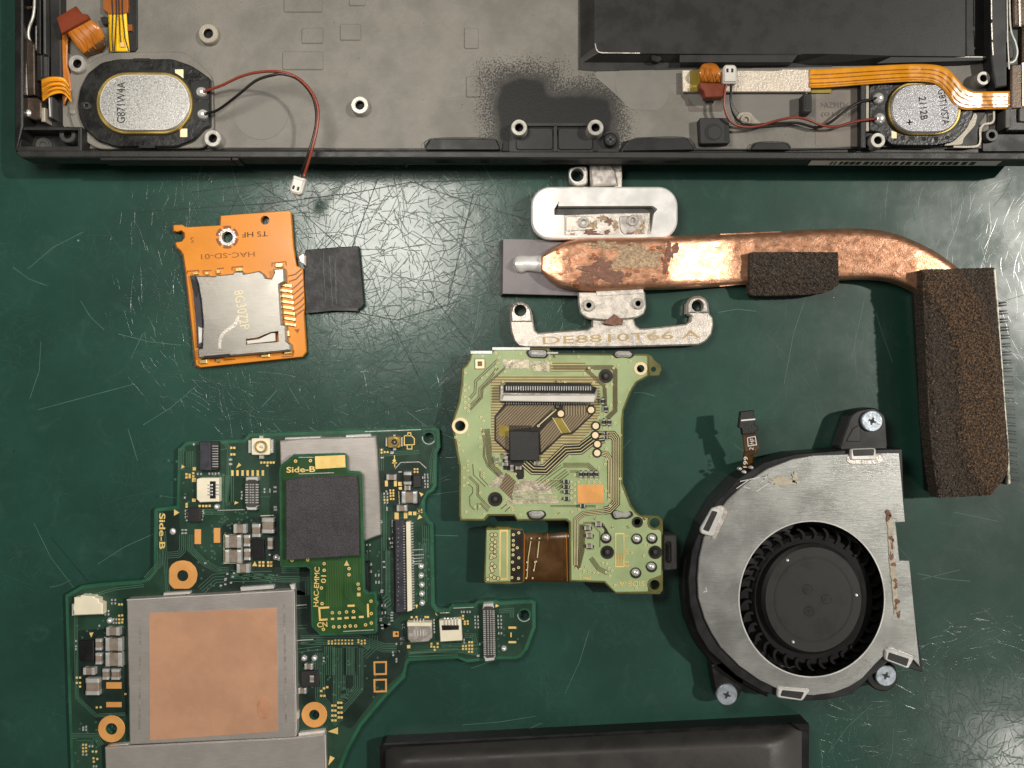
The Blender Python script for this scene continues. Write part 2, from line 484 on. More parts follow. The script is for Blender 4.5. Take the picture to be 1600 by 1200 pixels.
def mat_sparkle(name, c1, c2, rough=0.35, metal=0.75, sc_=45):
    t = NT(name)
    f = t.ramp(t.noise(sc_, 3, 0.7), 0.35, 0.65)
    c = t.mix(f, c1, c2)
    return t.fin(c, t.ramp(t.noise(sc_ * 0.7, 3), 0.35, 0.65, rough * 0.7, rough * 1.3), metal, t.bump(t.noise(sc_, 3, 0.7), 0.25, 0.02))

m_mat = mat_workmat()
m_blk = M('black_plastic', S(18, 17, 16), 0.42, var=0.25, bump=0.15, bs=60)
m_blk2 = M('matt_black_plastic', S(24, 23, 22), 0.55, var=0.2, bump=0.12, bs=50)
m_deep = M('deep_black_plastic', S(14, 14, 14), 0.5, var=0.2)
m_rim = M('dark_rim_plastic', S(34, 33, 30), 0.5, var=0.2, vs=5, bump=0.2, bs=45)
m_grey = M('dark_grey_plastic', S(35, 34, 33), 0.5, var=0.12)
m_tray = M('charcoal_liner', S(30, 30, 28), 0.48, var=0.04, bump=0.05, bs=30)
m_mg = mat_magnesium()
m_mgd = M('grey_adhesive_mark', S(112, 109, 103), 0.6, var=0.08, bump=0.08)
m_mgl = M('light_cast_metal', S(158, 150, 136), 0.45, 0.35, var=0.15, bump=0.15)
m_stand = M('standoff_metal', S(178, 174, 166), 0.4, 0.5, var=0.15, vs=8, bump=0.05)
m_standd = M('dark_standoff', S(70, 69, 67), 0.45, 0.2)
m_steel = mat_brushed('brushed_steel', S(166, 167, 163), 0.0, 0.36, 0.86, 0.13, 0.2)
m_nickel = M('nickel_plate', S(220, 212, 204), 0.32, 0.8, var=0.1, vs=9, bump=0.2, bs=30)
m_nickel2 = M('satin_nickel', S(206, 198, 188), 0.4, 0.75, var=0.12, vs=9, bump=0.25, bs=50, fine=0.12)
m_whiten = M('whitened_nickel', S(244, 242, 238), 0.34, 0.45, var=0.03, bump=0.05, bs=30)  # nickel whitened to paint the upper bracket's glare; also the pipe's white tip
m_bright = M('bright_tin', S(240, 238, 234), 0.28, 0.5, var=0.05, bump=0.06, bs=30)
m_rail = M('rail_metal', S(88, 76, 67), 0.38, 0.75, var=0.25, vs=4, bump=0.2)
m_shield = mat_brushed('tin_shield', S(190, 184, 178), 0.25, 0.42, 0.6, 0.12, 0.1)
m_solder = M('solder', S(228, 227, 223), 0.25, 0.6, var=0.08, vs=12, bump=0.2, bs=18)
m_cu = mat_copper()
m_cusheet = M('copper_foil', S(228, 176, 142), 0.36, 0.5, var=0.05, vs=1.5, bump=0.3, bs=3)
m_cupad = M('bare_copper_pad', S(222, 160, 92), 0.5, 0.25, var=0.06, vs=3)
m_gold = M('gold_finish', S(240, 206, 128), 0.4, 0.3, var=0.08)
m_goldpale = M('pale_gold_finish', S(246, 222, 180), 0.4, 0.25, var=0.06)
m_goldmetal = M('gold_contact', S(236, 206, 140), 0.3, 0.85, var=0.1)
m_brass = M('brass_rim', S(196, 170, 96), 0.35, 0.8, var=0.2)
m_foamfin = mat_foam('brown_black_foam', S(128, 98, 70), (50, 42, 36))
m_foamblk = mat_foam('black_foam', S(96, 80, 66), (50, 45, 41), 0.9)
m_pcb = M('dark_green_soldermask', S(31, 58, 44), 0.4, var=0.25, vs=1.6, bump=0.05, bs=25, coat=0.25)
m_pcbedge = M('bright_green_board_edge', S(38, 84, 62), 0.4, var=0.2, vs=2, coat=0.2)
m_pcbdk = M('darker_green_soldermask', S(24, 41, 34), 0.42, var=0.2, vs=2.2, coat=0.2)
m_track = M('track_under_mask', S(68, 102, 82), 0.38, var=0.15, coat=0.25)
m_trackd = M('gap_under_mask', S(16, 38, 27), 0.45, var=0.15)
m_emmc = M('green_module_mask', S(34, 70, 34), 0.38, var=0.2, vs=2, coat=0.25)
m_emtrack = M('module_track', S(62, 92, 44), 0.4, var=0.1)
m_lpcb = M('light_green_soldermask', S(150, 165, 120), 0.4, var=0.1, vs=2, bump=0.05, coat=0.25)
m_lpcbe = M('olive_board_edge', S(92, 90, 44), 0.45, var=0.2, vs=3, coat=0.2)
m_gapbr = M('brown_gap', S(92, 76, 48), 0.45, var=0.15)
m_gapdk = M('dark_brown_gap', S(34, 27, 20), 0.45, var=0.2)
m_cream = M('cream_track', S(206, 196, 146), 0.42, var=0.1)
m_hatchA = mat_stripes('fine_tracks_diagonal', S(138, 124, 96), S(84, 66, 44), 3.6, 45)
m_hatchB = mat_stripes('fine_tracks_diagonal_other', S(138, 124, 96), S(84, 66, 44), 3.6, 40)
m_hatchV = mat_stripes('fine_tracks_upright', S(150, 134, 104), S(78, 62, 42), 4.0, 0)
m_hatchH = mat_stripes('fine_tracks_level', S(176, 172, 120), S(122, 100, 66), 4.2, 90)
m_silver = M('wrinkled_silver_patch', S(182, 172, 150), 0.35, 0.3, var=0.3, vs=9, bump=0.8, bs=14)
m_chip = M('chip_resin', S(37, 36, 36), 0.55, var=0.1, bump=0.2, bs=60, fine=0.1)
m_chipdot = M('speckled_chip_resin', S(54, 52, 55), 0.55, var=0.1, bump=0.25, bs=55, fine=0.5)
m_ceram = M('ceramic_body', S(128, 116, 104), 0.5, var=0.12, vs=12)
m_ivory = M('ivory_plastic', S(222, 214, 190), 0.5, var=0.06, bump=0.05)
m_white = M('white_plastic', S(204, 200, 192), 0.45, var=0.05)
m_slate = M('slate_plastic', S(52, 52, 60), 0.45, var=0.15, vs=8)
m_oran = M('orange_flex_board', S(208, 128, 20), 0.42, var=0.06, vs=2, bump=0.05, coat=0.2)
m_orand = M('dark_orange_print', S(132, 72, 18), 0.5, var=0.15)
m_flex = M('amber_flex', S(226, 150, 28), 0.3, var=0.12, vs=3, bump=0.06, bs=6, coat=0.6)
m_flexd = M('amber_flex_gap', S(150, 84, 10), 0.35, var=0.1, coat=0.4)
m_flexbr = M('brown_flex', S(170, 100, 26), 0.35, var=0.15, vs=5, coat=0.4)
m_flexdk = M('dark_amber_flex', S(72, 46, 14), 0.35, var=0.3, vs=3, coat=0.5)
m_redbr = M('red_brown_stiffener', S(110, 44, 18), 0.42, var=0.12)
m_yel = M('yellow_flex', S(240, 190, 30), 0.35, var=0.08, coat=0.4)
m_stiff = M('silver_stiffener_tape', S(206, 194, 178), 0.45, 0.35, var=0.06, bump=0.5, bs=30, fine=0.12)
m_olive = M('olive_tape', S(140, 122, 46), 0.4, var=0.15)
m_red = M('red_brown_wire', S(124, 54, 38), 0.35, var=0.12)
m_wblk = M('black_wire', S(22, 21, 20), 0.35)
m_magL = mat_sparkle('frosted_magnet_plate', S(160, 160, 160), S(206, 204, 198), 0.32, 0.6, 60)
m_magR = mat_sparkle('satin_magnet_plate', S(132, 132, 136), S(158, 157, 158), 0.42, 0.6, 70)
m_spk = M('speaker_frame_black', S(27, 27, 26), 0.35, var=0.6, vs=4, bump=0.4, bs=14)
m_ink = M('black_ink', S(26, 24, 24), 0.6, var=0.1)
m_etch = M('etched_pale_line', S(216, 204, 168), 0.5, 0.2, var=0.1)
m_etchd = M('etched_tan_line', S(178, 152, 104), 0.5, 0.2, var=0.1)
m_engr = M('engraved_grey', S(92, 89, 83), 0.6)
m_pouch = M('black_battery_film', S(48, 46, 44), 0.55, var=0.12, vs=2, bump=0.15, bs=8)
m_pouch2 = M('black_battery_seal', S(14, 14, 14), 0.38, var=0.2, vs=3)
m_film = M('grey_film_pad', S(112, 106, 108), 0.4, 0.1, var=0.1, bump=0.1, bs=20)
m_paste = M('grey_thermal_paste', S(160, 136, 108), 0.6, 0.2, var=0.3, vs=16, bump=0.7, bs=26, fine=0.3)
m_rust = M('brown_residue', S(116, 80, 64), 0.6, 0.1, var=0.2, vs=10, bump=0.5, bs=22, fine=0.2)
m_tarn = M('dark_copper_tarnish', S(168, 104, 70), 0.4, 0.6, var=0.2, vs=9, bump=0.4, bs=24)
m_finrail = M('fin_edge_metal', S(150, 146, 134), 0.45, 0.5, var=0.7, vs=16)
m_zinc = M('blue_zinc_screw', S(186, 196, 206), 0.32, 0.7, var=0.1, vs=8, bump=0.15, bs=20)
m_fan = M('fan_black', S(26, 25, 24), 0.5, var=0.1, bump=0.1, bs=70)
m_blade = M('blade_black', S(9, 9, 9), 0.6, spec=0.25)
m_fan2 = M('fan_casing_black', S(19, 19, 19), 0.4, var=0.15)
m_glue = M('dried_glue', S(176, 166, 146), 0.6, var=0.2, vs=10, bump=0.5, bs=24)
m_hole = M('hole_black', S(8, 8, 8), 0.7)
m_labelw = M('white_sticker', S(214, 212, 206), 0.5, var=0.04)
m_ribbon = M('black_cloth_tape', S(36, 35, 35), 0.6, var=0.15, vs=5, bump=0.5, bs=16)

# ------------------------------------------------------------------ shared unit meshes
def unit_box(name, ch=0.12, zt=0.1):
    a = 0.5; b = 0.5 - ch
    V = [(-a, -a, 0), (a, -a, 0), (a, a, 0), (-a, a, 0), (-a, -a, 1 - zt), (a, -a, 1 - zt), (a, a, 1 - zt), (-a, a, 1 - zt), (-b, -b, 1), (b, -b, 1), (b, b, 1), (-b, b, 1)]
    F = [(8, 9, 10, 11), (3, 2, 1, 0)]
    for i in range(4):
        j = (i + 1) % 4; F += [(i, j, 4 + j, 4 + i), (4 + i, 4 + j, 8 + j, 8 + i)]
    me = bpy.data.meshes.new(name); me.from_pydata(V, [], F); me.update(); return me
def with_mat(me, m): me.materials.append(m); return me
u_body = with_mat(unit_box('ceramic_block', 0.05, 0.1), m_ceram)
u_bodydk = with_mat(unit_box('dark_block', 0.05, 0.1), m_chip)
u_term = unit_box('terminal_cap', 0.12, 0.12)
for v in u_term.vertices:                       # left end cap of a unit capacitor; mirrored by rotation
    v.co.x = v.co.x * 0.27 - 0.385; v.co.y *= 1.06; v.co.z *= 1.05
u_term2 = u_term.copy()
for v in u_term2.vertices: v.co.x = -v.co.x
u_term2.flip_normals()
with_mat(u_term, m_solder); with_mat(u_term2, m_solder)
u_stand = with_mat(lathe('standoff', [(1.05, 0), (1.0, 0.88), (0.92, 1.0), (0.55, 1.0), (0.48, 0.94), (0.46, 0.2), (0.0, 0.2)], 24), m_stand)
u_standg = u_stand.copy(); u_standg.materials.clear(); with_mat(u_standg, m_mgl)
u_standd = u_stand.copy(); u_standd.materials.clear(); with_mat(u_standd, m_standd)
u_ball = with_mat(lathe('solder_dome', [(1.0, 0), (0.95, 0.35), (0.8, 0.68), (0.5, 0.9), (0.2, 1.0), (0, 1.0)], 12), m_solder)
for me in (u_stand, u_standg, u_standd, u_ball):
    for p in me.polygons: p.use_smooth = True
def shade_sharp(me):
    for p in me.polygons: p.use_smooth = False
for me in (u_stand, u_standg, u_standd):
    shade_sharp(me); me.materials.append(m_hole)
    for p in me.polygons:
        if math.hypot(p.center.x, p.center.y) < 0.53 and p.center.z < 0.96: p.material_index = 1  # bore faces coloured black for the shade inside the holes
def px_w(px, z): return px * (H - z) / H / 100
def cap(par, x0, y0, x1, y1, z, h, vert=False, dark=False, deg=0):
    cx, cy = (x0 + x1) / 2, (y0 + y1) / 2; a, b = (x1 - x0), (y1 - y0)
    if vert: a, b = b, a
    o = inst('capacitor', u_bodydk if dark else u_body, par, cx, cy, z + h, z, px_w(a, z + h), px_w(b, z + h), h, deg + (90 if vert else 0))
    for t in (u_term, u_term2):
        c = bpy.data.objects.new('terminal', t); COL.objects.link(c); c.parent = o
    return o

# ------------------------------------------------------------------ the work mat
mat_o = link('work_mat', mesh('work_mat', [(-40, -40, 0), (40, -40, 0), (40, 40, 0), (-40, 40, 0)], [(0, 1, 2, 3)], None), m_mat, None, 'structure')
m_scr = M('dark_cut_line', S(16, 40, 32), 0.6)
m_scrl = M('pale_cut_line', S(70, 104, 90), 0.5)
longs = [[(210, 331), (420, 318), (560, 300), (640, 285), (760, 281)], [(390, 280), (470, 330), (545, 398), (580, 440)], [(640, 283), (720, 312), (830, 345)], [(545, 400), (590, 280)],
         [(660, 440), (720, 520), (745, 548)], [(600, 480), (640, 560), (680, 640)], [(740, 300), (700, 470)], [(80, 840), (130, 900), (140, 912)], [(510, 480), (620, 500), (720, 470)],
         [(380, 290), (350, 350)], [(300, 300), (420, 285)]]
tracks('cut_line', longs, 1.3, 0.003, m_scr, mat_o)
pale = [[(1270, 430), (1240, 520), (1225, 600)], [(1425, 320), (1430, 345)], [(200, 670), (215, 720)], [(1490, 800), (1560, 815)], [(1440, 905), (1500, 890)], [(1350, 470), (1330, 560)], [(60, 640), (210, 600)]]
for _ in range(70):
    x, y = random.uniform(20, 1590), random.uniform(280, 1190); a = random.uniform(0, 6.28); l = random.uniform(14, 60); b = a + random.uniform(-.3, .3)
    pale.append([(x, y), (x + l * math.cos(a), y + l * math.sin(a)), (x + l * (math.cos(a) + math.cos(b)), y + l * (math.sin(a) + math.sin(b)))])
tracks('pale_cut_line', pale, 0.8, 0.0025, m_scrl, mat_o)

# ------------------------------------------------------------------ console back shell (top of the picture)
con = thing('console_housing', 'black console back shell with bare grey metal floor, cut off by the picture top', 'console shell', 800, 0)
def repx(x, y, za, zb):
    k = ((H - za) / H) / ((H - zb) / H); return (800 + (x - 800) * k, 600 + (y - 600) * k)
zr, zf = 0.75, 0.45
out_ = [(22, -200), (22, 236), (32, 246), (1640, 250), (1640, 106), (1576, 106), (1576, -200)]
top_ = [repx(x, y, zr, 0.42) for x, y in out_]
base_ = [repx(x, y, 0.42, 0.0) for x, y in [(60, -200), (60, 190), (70, 200), (1640, 200), (1640, 106), (1576, 106), (1576, -200)]]
frustum('shell_base', top_, [(x, y) for x, y in base_], 0.01, 0.42, m_blk, con)
prism('bottom_wall', [(28, 234.5), (1640, 238), (1640, 250), (800, 247), (32, 246), (24, 240)], 0.41, zr, m_rim, con, 0.018)
for x0, x1 in ((156, 360), (362, 372)):
    prism('wall_seam', rect(x0, 240, x1, 250.5), 0.44, 0.728, m_blk2, con, 0.01)
prism('left_wall', [(22, -200), (35, -200), (35, 196), (24, 236), (22, 230)], 0.41, zr, m_blk, con, 0.02)
plate = [(92, -200), (1552, -200), (1556, 232), (1350, 232), (1345, 229), (1300, 231), (1236, 232), (1229, 224), (1180, 223), (1170, 233), (1086, 232), (1074, 217), (1000, 216), (972, 222), (968, 236), (783, 236), (775, 217), (672, 217), (662, 232), (560, 232), (430, 231), (330, 231), (132, 232), (98, 196)]
prism('metal_floor', plate, 0.40, zf, m_mg, con, 0.006)
# raised black lips along the lower edge of the floor
lips = [[(664, 234), (673, 217), (774, 217), (782, 234)], [(972, 236), (985, 219), (1000, 215.5), (1073, 215.5), (1086, 234)], [(1172, 234), (1181, 223), (1228, 223), (1236, 234)]]
for l in lips:
    prism('edge_lip', rnd(l, 5), 0.42, 0.50, m_deep, con, 0.008)
    tracks('lip_edge', [smooth_path(l, 14)], 1.8, 0.503, m_rim, con, None)
tracks('floor_edge', [[(330, 232.5), (560, 233), (664, 233)], [(1086, 233.5), (1172, 233.5)], [(1236, 233), (1345, 231)]], 1.6, 0.46, m_deep, con, None)
# pressed pads and adhesive marks on the floor
for r_ in ((443, -14, 504, 19), (545, -20, 571, 9), (471, 43, 505, 68), (531, 37, 564, 63), (441, 80, 505, 109), (725, 43, 748, 76), (728, 119, 751, 152)):
    prism('pressed_pad', rr(*r_, 3), zf, zf + 0.016, m_mg, con, 0.012)
text('26', 741, 138, zf + 0.012, 8, m_engr, con, 80, name='lettering')
for cx, cy, rx, ry in ((408, 175, 43, 43), (995, 130, 34, 34), (1200, 148, 58, 46), (1100, 140, 26, 30)):
    prism('adhesive_mark', circ(cx, cy, rx, 32, ry), zf, zf + 0.006, m_mgd, con)
prism('adhesive_mark', rnd([(930, 112), (1062, 112), (1062, 130), (1046, 130), (1044, 158), (1030, 172), (985, 172), (965, 150), (930, 120)], 12), zf, zf + 0.004, m_mgd, con)
prism('recess_patch', rr(1076, 140, 1130, 174, 3), zf, zf + 0.005, M('brown_grey_mark', S(96, 88, 80), 0.6), con)
prism('recess_patch', rr(1274, 138, 1344, 228, 4), zf, zf + 0.004, M('warm_grey_mark', S(120, 112, 104), 0.6), con)
text('>AZ91D<', 1304, 164, zf + 0.009, 9, m_engr, con, 0, fit=44)
text('(0160)', 1306, 179, zf + 0.009, 8, m_engr, con, 0, fit=46)
# speaker surrounds, ribs
sur = rnd([(104, 116), (132, 100), (168, 82), (288, 80), (312, 100), (331, 118), (334, 206), (322, 231), (150, 233), (118, 208), (108, 180)], 14)
prism('speaker_surround', sur, zf, 0.53, m_mg, con, 0.012)
prism('speaker_surround', rnd([(1352, 130), (1480, 120), (1545, 150), (1540, 180), (1530, 192), (1532, 228), (1352, 231)], 10), zf, 0.50, m_blk2, con, 0.012)
prism('speaker_divider', rect(1345, 131, 1353, 231), zf, 0.58, m_blk, con, 0.008)
prism('divider_edge', [(1353, 131), (1358, 131), (1358, 205), (1353, 205)], zf, 0.56, m_mgl, con, 0.006)
tracks('surround_edge', [smooth_path([(1490, 229), (1520, 229), (1531, 224), (1532, 203), (1538, 194), (1552, 190), (1553, 168)], 30)], 3.0, 0.52, m_mgl, con, None)
prism('gusset', rnd([(1474, 228), (1500, 205), (1518, 186), (1522, 175), (1528, 180), (1524, 196), (1506, 216), (1504, 226)], 4), 0.5, 0.525, m_mgl, con, 0.005)
# black raised field with two bosses below the overspray
tracks('field_rib', [[(822, 194.5), (918, 194.5)], [(868, 196), (868, 236)]], 4.5, 0.50, m_grey, con, None)
for r_ in ((806, 200, 864, 234), (872, 200, 926, 234)):
    prism('pocket', rr(*r_, 5), zf, zf + 0.03, m_blk2, con, 0.01)
prism('slot', rect(928, 210, 934, 236), zf, zf + 0.035, m_deep, con)
prism('raised_field', rr(795, 212, 968, 238, 3), zf, zf + 0.012, m_blk2, con, 0.006)
# bosses with screw holes
for n_, x, y, r_, h, me in (('standoff', 325, 52, 15.5, .10, u_standg), ('standoff', 562, 164, 14, .13, u_stand), ('standoff', 120, 99, 14, .16, u_stand), ('standoff', 332, 216, 13.5, .17, u_stand), ('standoff', 105, 210, 13, .14, u_standd),
                            ('standoff', 811, 199, 13, .20, u_stand), ('standoff', 930.5, 199, 13, .20, u_stand), ('standoff', 1537, 122, 11, .15, u_stand), ('standoff', 1372, 219, 12, .14, u_stand), ('standoff', 1166, 187, 9, .05, u_standg), ('standoff', 1550, 211, 10, .1, u_standd), ('standoff', 66, 227, 11, .12, u_standd)):
    inst(n_, me, con, x, y, zf + h, 0.44, px_w(r_, zf + h), px_w(r_, zf + h), h + 0.01)
prism('boss_skirt', rnd([(1148, 186), (1155, 175), (1172, 174), (1182, 186), (1196, 196), (1158, 197)], 5), zf, zf + 0.025, m_mgl, con, 0.01)
s = prism('screw', circ(954, 218, 11, 20), zf, 0.56, m_deep, con, 0.02)
many('cross_slot', [rect(948, 216.2, 960, 219.4), rect(952.4, 212.5, 955.6, 223.5)], 0.55, 0.563, m_standd, s, 0, None)
prism('screw_pocket', circ(954, 218, 14, 20), zf, 0.47, m_grey, con)
b = prism('switch_bracket', rnd([(1092, 184), (1139, 184), (1141, 224), (1094, 225)], 4), zf, 0.60, m_grey, con, 0.012)
prism('round_dimple', circ(1115, 206, 13.5, 24), 0.55, 0.606, m_deep, b)
prism('round_dimple', circ(1116.5, 207, 11, 24), 0.55, 0.612, m_grey, b, 0.006)
prism('notch', rect(1133, 193, 1139, 220), 0.55, 0.606, m_deep, b)
b = prism('cable_guide', rr(1255, 146, 1269, 176, 3), zf, 0.64, m_grey, con, 0.02)
prism('guide_slot', rr(1259, 149, 1266, 171, 2), 0.6, 0.645, m_deep, b)
# battery bay: a raised plateau with sloped black flanks
prism('bay_flange', [(904, -200), (1066, 95), (1066, 109), (930, 111), (904, 109)][0:1] + [(1300, -200), (1300, 104), (1066, 108), (930, 111), (904, 109)], zf, 0.463, m_grey, con)
top_b = [(929, -200), (929, 74), (936, 82), (1252, 84), (1300, 84), (1395, 87), (1508, 88), (1508, -200)]
bas_b = [(903, -200), (905, 92), (909, 99), (1236, 100), (1262, 104), (1352, 103), (1512, 96), (1512, -200)]
frustum('battery_bay', top_b, bas_b, zf, 0.60, m_tray, con)
tracks('bay_edge', [[(929.5, -60), (929.5, 70)]], 1.2, 0.603, m_rim, con, None)  # this and the nickel strips below paint the highlight on the bay's edge
tracks('bay_edge', [smooth_path([(930, 68), (932, 77), (938, 82), (960, 82.6)], 12), [(960, 82.6), (1000, 83)]], 1.6, 0.604, m_nickel2, con, None)
tracks('bay_edge', [[(1000, 83), (1252, 85)]], 1.6, 0.603, m_deep, con, None)
prism('bay_patch', rnd([(1018, 86), (1032, 88), (1034, 93), (1028, 97), (1018, 94)], 3), 0.5, 0.575, m_deep, con)
prism('bay_gap', [(1508, -200), (1548, -200), (1546, 87), (1511, 87)], zf, 0.50, m_deep, con)
frustum('bay_wedge', [(1395, 88), (1545, 89), (1538, 94), (1370, 99)], [(1365, 104), (1548, 89), (1500, 103), (1365, 107)], zf, 0.58, m_grey, con)
tracks('bay_edge', [[(1396, 88), (1430, 87.2), (1470, 88.6), (1540, 89)]], 1.6, 0.584, m_stand, con, None)
frustum('bay_lip', [(1062, 86), (1246, 86), (1238, 97), (1062, 97)], [(1062, 86), (1250, 86), (1232, 104), (1062, 106)], zf, 0.62, m_grey, con)
# right-hand side rail
prism('side_strip', [(1549, -200), (1571, -200), (1574, 134), (1556, 137), (1549, 90)], zf, 0.68, m_grey, con, 0.015)
tracks('strip_highlight', [[(1548.5, -60), (1549.5, 30)], [(1549.5, 36), (1550.5, 62)], [(1550.5, 66), (1552, 86)]], 1.7, 0.685, m_nickel2, con, None)  # pale lines painted as highlights on the grey plastic strip
prism('side_channel', rect(1571, -200, 1580, 108), 0.3, 0.52, m_deep, con)
tracks('channel_highlight', [[(1573, -60), (1574.5, 60), (1577, 108)]], 1.8, 0.69, m_stand, con, None)  # bright line painted as the black channel's edge highlight
prism('latch', rnd([(1574, 64), (1582, 66), (1586, 80), (1584, 92), (1577, 94)], 3), 0.45, 0.62, m_blk, con, 0.02)
tracks('latch_spring', [smooth_path([(1577, -40), (1579, 40), (1587, 66), (1590, 82), (1586, 95), (1578, 98)], 30)], 2.4, 0.64, m_stand, con, None)
prism('side_rail', [(1579, -200), (1640, -200), (1640, 41), (1584, 41)], 0.5, 0.62, m_rail, con, 0.02)
prism('side_rail', [(1598, 41.5), (1640, 41.5), (1640, 170), (1580, 170), (1580, 101), (1598, 99)], 0.5, 0.62, m_rail, con, 0.02)
tracks('rail_edge', [[(1592, -40), (1594, 41)], [(1598.5, 98), (1599, 165)]], 3.0, 0.632, m_nickel2, con, None)
prism('rail_socket', rect(1574, 166, 1640, 204), 0.42, 0.60, m_blk, con, 0.015)
prism('socket_frame', rr(1571, 170, 1579, 200, 2), 0.42, 0.63, m_standd, con, 0.01)
prism('socket_frame', rr(1593, 168, 1640, 190, 3), 0.5, 0.64, m_standd, con, 0.01)
prism('corner_pocket', rect(1536, 206, 1640, 236), 0.42, 0.47, m_deep, con)
# left-hand side rail
prism('side_rail', [(36, 12), (40, 9), (50, 9), (50, 12), (39, 15), (39, 54), (46, 62), (53, 70), (54, 148), (43, 149), (40, 70), (36, 55)], 0.42, 0.64, m_rail, con, 0.012)
tracks('rail_edge', [[(35.6, 12), (36.5, 60), (40, 90), (42.5, 148)]], 1.8, 0.655, m_nickel2, con, None)
tube('rail_spring', [(53, -40, .66), (54, 0, .66), (52, 25, .66), (46, 42, .64), (44.5, 55, .62), (48, 68, .6), (53, 78, .56)], 0.022, m_stand, con)
prism('rail_track', rect(57, -200, 63, 84), 0.42, 0.66, m_blk, con, 0.01)
prism('rail_roller', rr(53, 38, 60, 78, 3), 0.42, 0.63, m_stand, con, 0.03)
prism('rail_strip', [(65, -200), (69.5, -200), (71, 84), (67, 84)], 0.42, 0.69, m_standd, con, 0.012)
prism('side_strip', [(75, -200), (92, -200), (95, 122), (79, 122)], 0.42, 0.62, m_grey, con, 0.012)
prism('rail_catch', rect(57, 84, 76, 126), 0.42, 0.6, m_blk2, con, 0.012)
prism('catch_window', rect(69, 89, 74, 120), 0.55, 0.608, m_standd, con)
tracks('catch_edge', [[(64.5, 86), (65, 120)]], 2.0, 0.606, m_standd, con, None)
prism('rail_foot', rnd([(36, 152), (58, 152), (64, 158), (64, 186), (54, 188), (36, 180)], 4), 0.42, 0.62, m_rail, con, 0.015)
inst('screw', u_ball, con, 41, 175, .66, .6, px_w(6, .65), px_w(6, .65), .05)
prism('rail_guide', rect(64, 168, 70, 190), 0.42, 0.6, m_mgl, con, 0.01)
prism('rail_guide', rect(75, 150, 81, 184), 0.42, 0.58, m_standd, con, 0.01)
tracks('guide_edge', [[(77, 152), (78.5, 182)]], 2.2, 0.59, m_bright, con, None)
prism('corner_frame', rect(24, 198, 127, 237), 0.42, 0.70, m_grey, con, 0.012, holes=(rect(33, 203, 122, 229),))
prism('corner_boss', circ(66, 227, 13, 20), 0.42, 0.55, m_standd, con, 0.02)
prism('floor_post', circ(112, 174, 5, 12), zf, 0.56, m_mgl, con, 0.015)
# sticker on the outside of the lower wall (seen at a grazing angle)
Yw = P(0, 247.6, zr)[1] - 0.004
stk = []
for px_, z_ in ((1268, .715), (1566, .715), (1556, .46), (1262, .46)):
    x, _, _ = P(px_, 0, z_); yy = P(0, 246 + 4 * (px_ / 1640), zr)[1]
    stk.append((x, yy - 0.006, z_))
link('serial_sticker', mesh('serial_sticker', stk, [(0, 3, 2, 1)], con), m_labelw, con)
V, F = [], []
x = 1300
while x < 1530:
    wd = random.choice((3, 5, 7, 8))
    for dx, z_ in ((0, .665), (wd, .665), (wd - 5, .50), (-5, .50)):
        X = P(x + dx, 0, z_)[0]; V.append((X, P(0, 246 + 4 * (x / 1640), zr)[1] - 0.009, z_))
    k = len(V) - 4; F.append((k, k + 3, k + 2, k + 1)); x += wd + random.choice((2, 3, 5))
link('serial_print', mesh('serial_print', V, F, con), m_ink, con, 'stuff')
for x0, x1 in ((845, 905), (980, 1005), (1035, 1065), (680, 712), (750, 766)):
    yy = P(0, 246 + 4 * (x0 / 1640), zr)[1] - 0.004
    a, b_ = P(x0, 0, .6)[0], P(x1, 0, .6)[0]
    V = [((a + b_) / 2 + (b_ - a) / 2 * math.cos(t), yy, .57 + .05 * math.sin(t)) for t in [i * math.pi / 8 for i in range(16)]]
    link('wall_port', mesh('wall_port', V, [tuple(range(16))], con), m_hole, con)

# ------------------------------------------------------------------ loudspeakers
def speaker_frame_holes(par, lst, z):
    many('vent_hole', [circ(x, y, 3.4, 10) for x, y in lst], z, z + 0.004, m_hole, par, 0, None)
sp = thing('speaker', 'larger oval speaker with its wire and white plug dangling onto the green mat', 'speaker', 212, 165, zf, 'speakers in the console shell')
fr = rnd([(120, 163), (124, 138), (136, 114), (158, 97), (185, 91.5), (268, 91.5), (296, 101), (308, 108), (326, 121), (328, 123), (328, 198), (319, 200), (302, 219), (276, 229), (182, 230), (152, 220), (132, 202), (123, 184)], 6)
prism('frame', fr, 0.5, 0.60, m_spk, sp, 0.018)
many('frame_lip', [rect(208, 91, 233, 95.5), rect(217, 227, 242, 231)], 0.55, 0.615, m_deep, sp, 0, None)
prism('rim', rr(150, 112.5, 299.5, 209, 47, 10), 0.55, 0.66, m_brass, sp, 0.012)
prism('rim_gap', rr(147, 109.5, 302.5, 212, 49, 10), 0.55, 0.606, m_deep, sp)
prism('magnet_plate', rr(155, 116, 296, 203.5, 43, 10), 0.6, 0.71, m_magL, sp, 0.02)
tracks('plate_edge', [rr(156.5, 117.5, 294.5, 202, 42, 10) + [rr(156.5, 117.5, 294.5, 202, 42, 10)[0]]], 1.2, 0.712, m_bright, sp, None)
speaker_frame_holes(sp, [(175, 109), (198, 107), (221, 107), (245, 107), (263, 108), (183, 215.5), (205, 216.5), (230, 216.5), (253, 215.5), (271, 214)], 0.60)
many('gold_pad', [rect(273.5, 108.5, 286.5, 122), rect(281.5, 201, 292.5, 214)], 0.595, 0.604, m_goldpale, sp, 0, None)
prism('terminal_well', rnd([(298, 128), (326, 126), (326, 156), (304, 154)], 4), 0.55, 0.608, m_deep, sp)
prism('terminal_well', rnd([(304, 160), (326, 158), (326, 191), (300, 186)], 4), 0.55, 0.608, m_deep, sp)
for x, y in ((313, 142), (315, 177)): inst('solder_joint', u_ball, sp, x, y, .66, .6, px_w(9, .66), px_w(8, .66), .07)
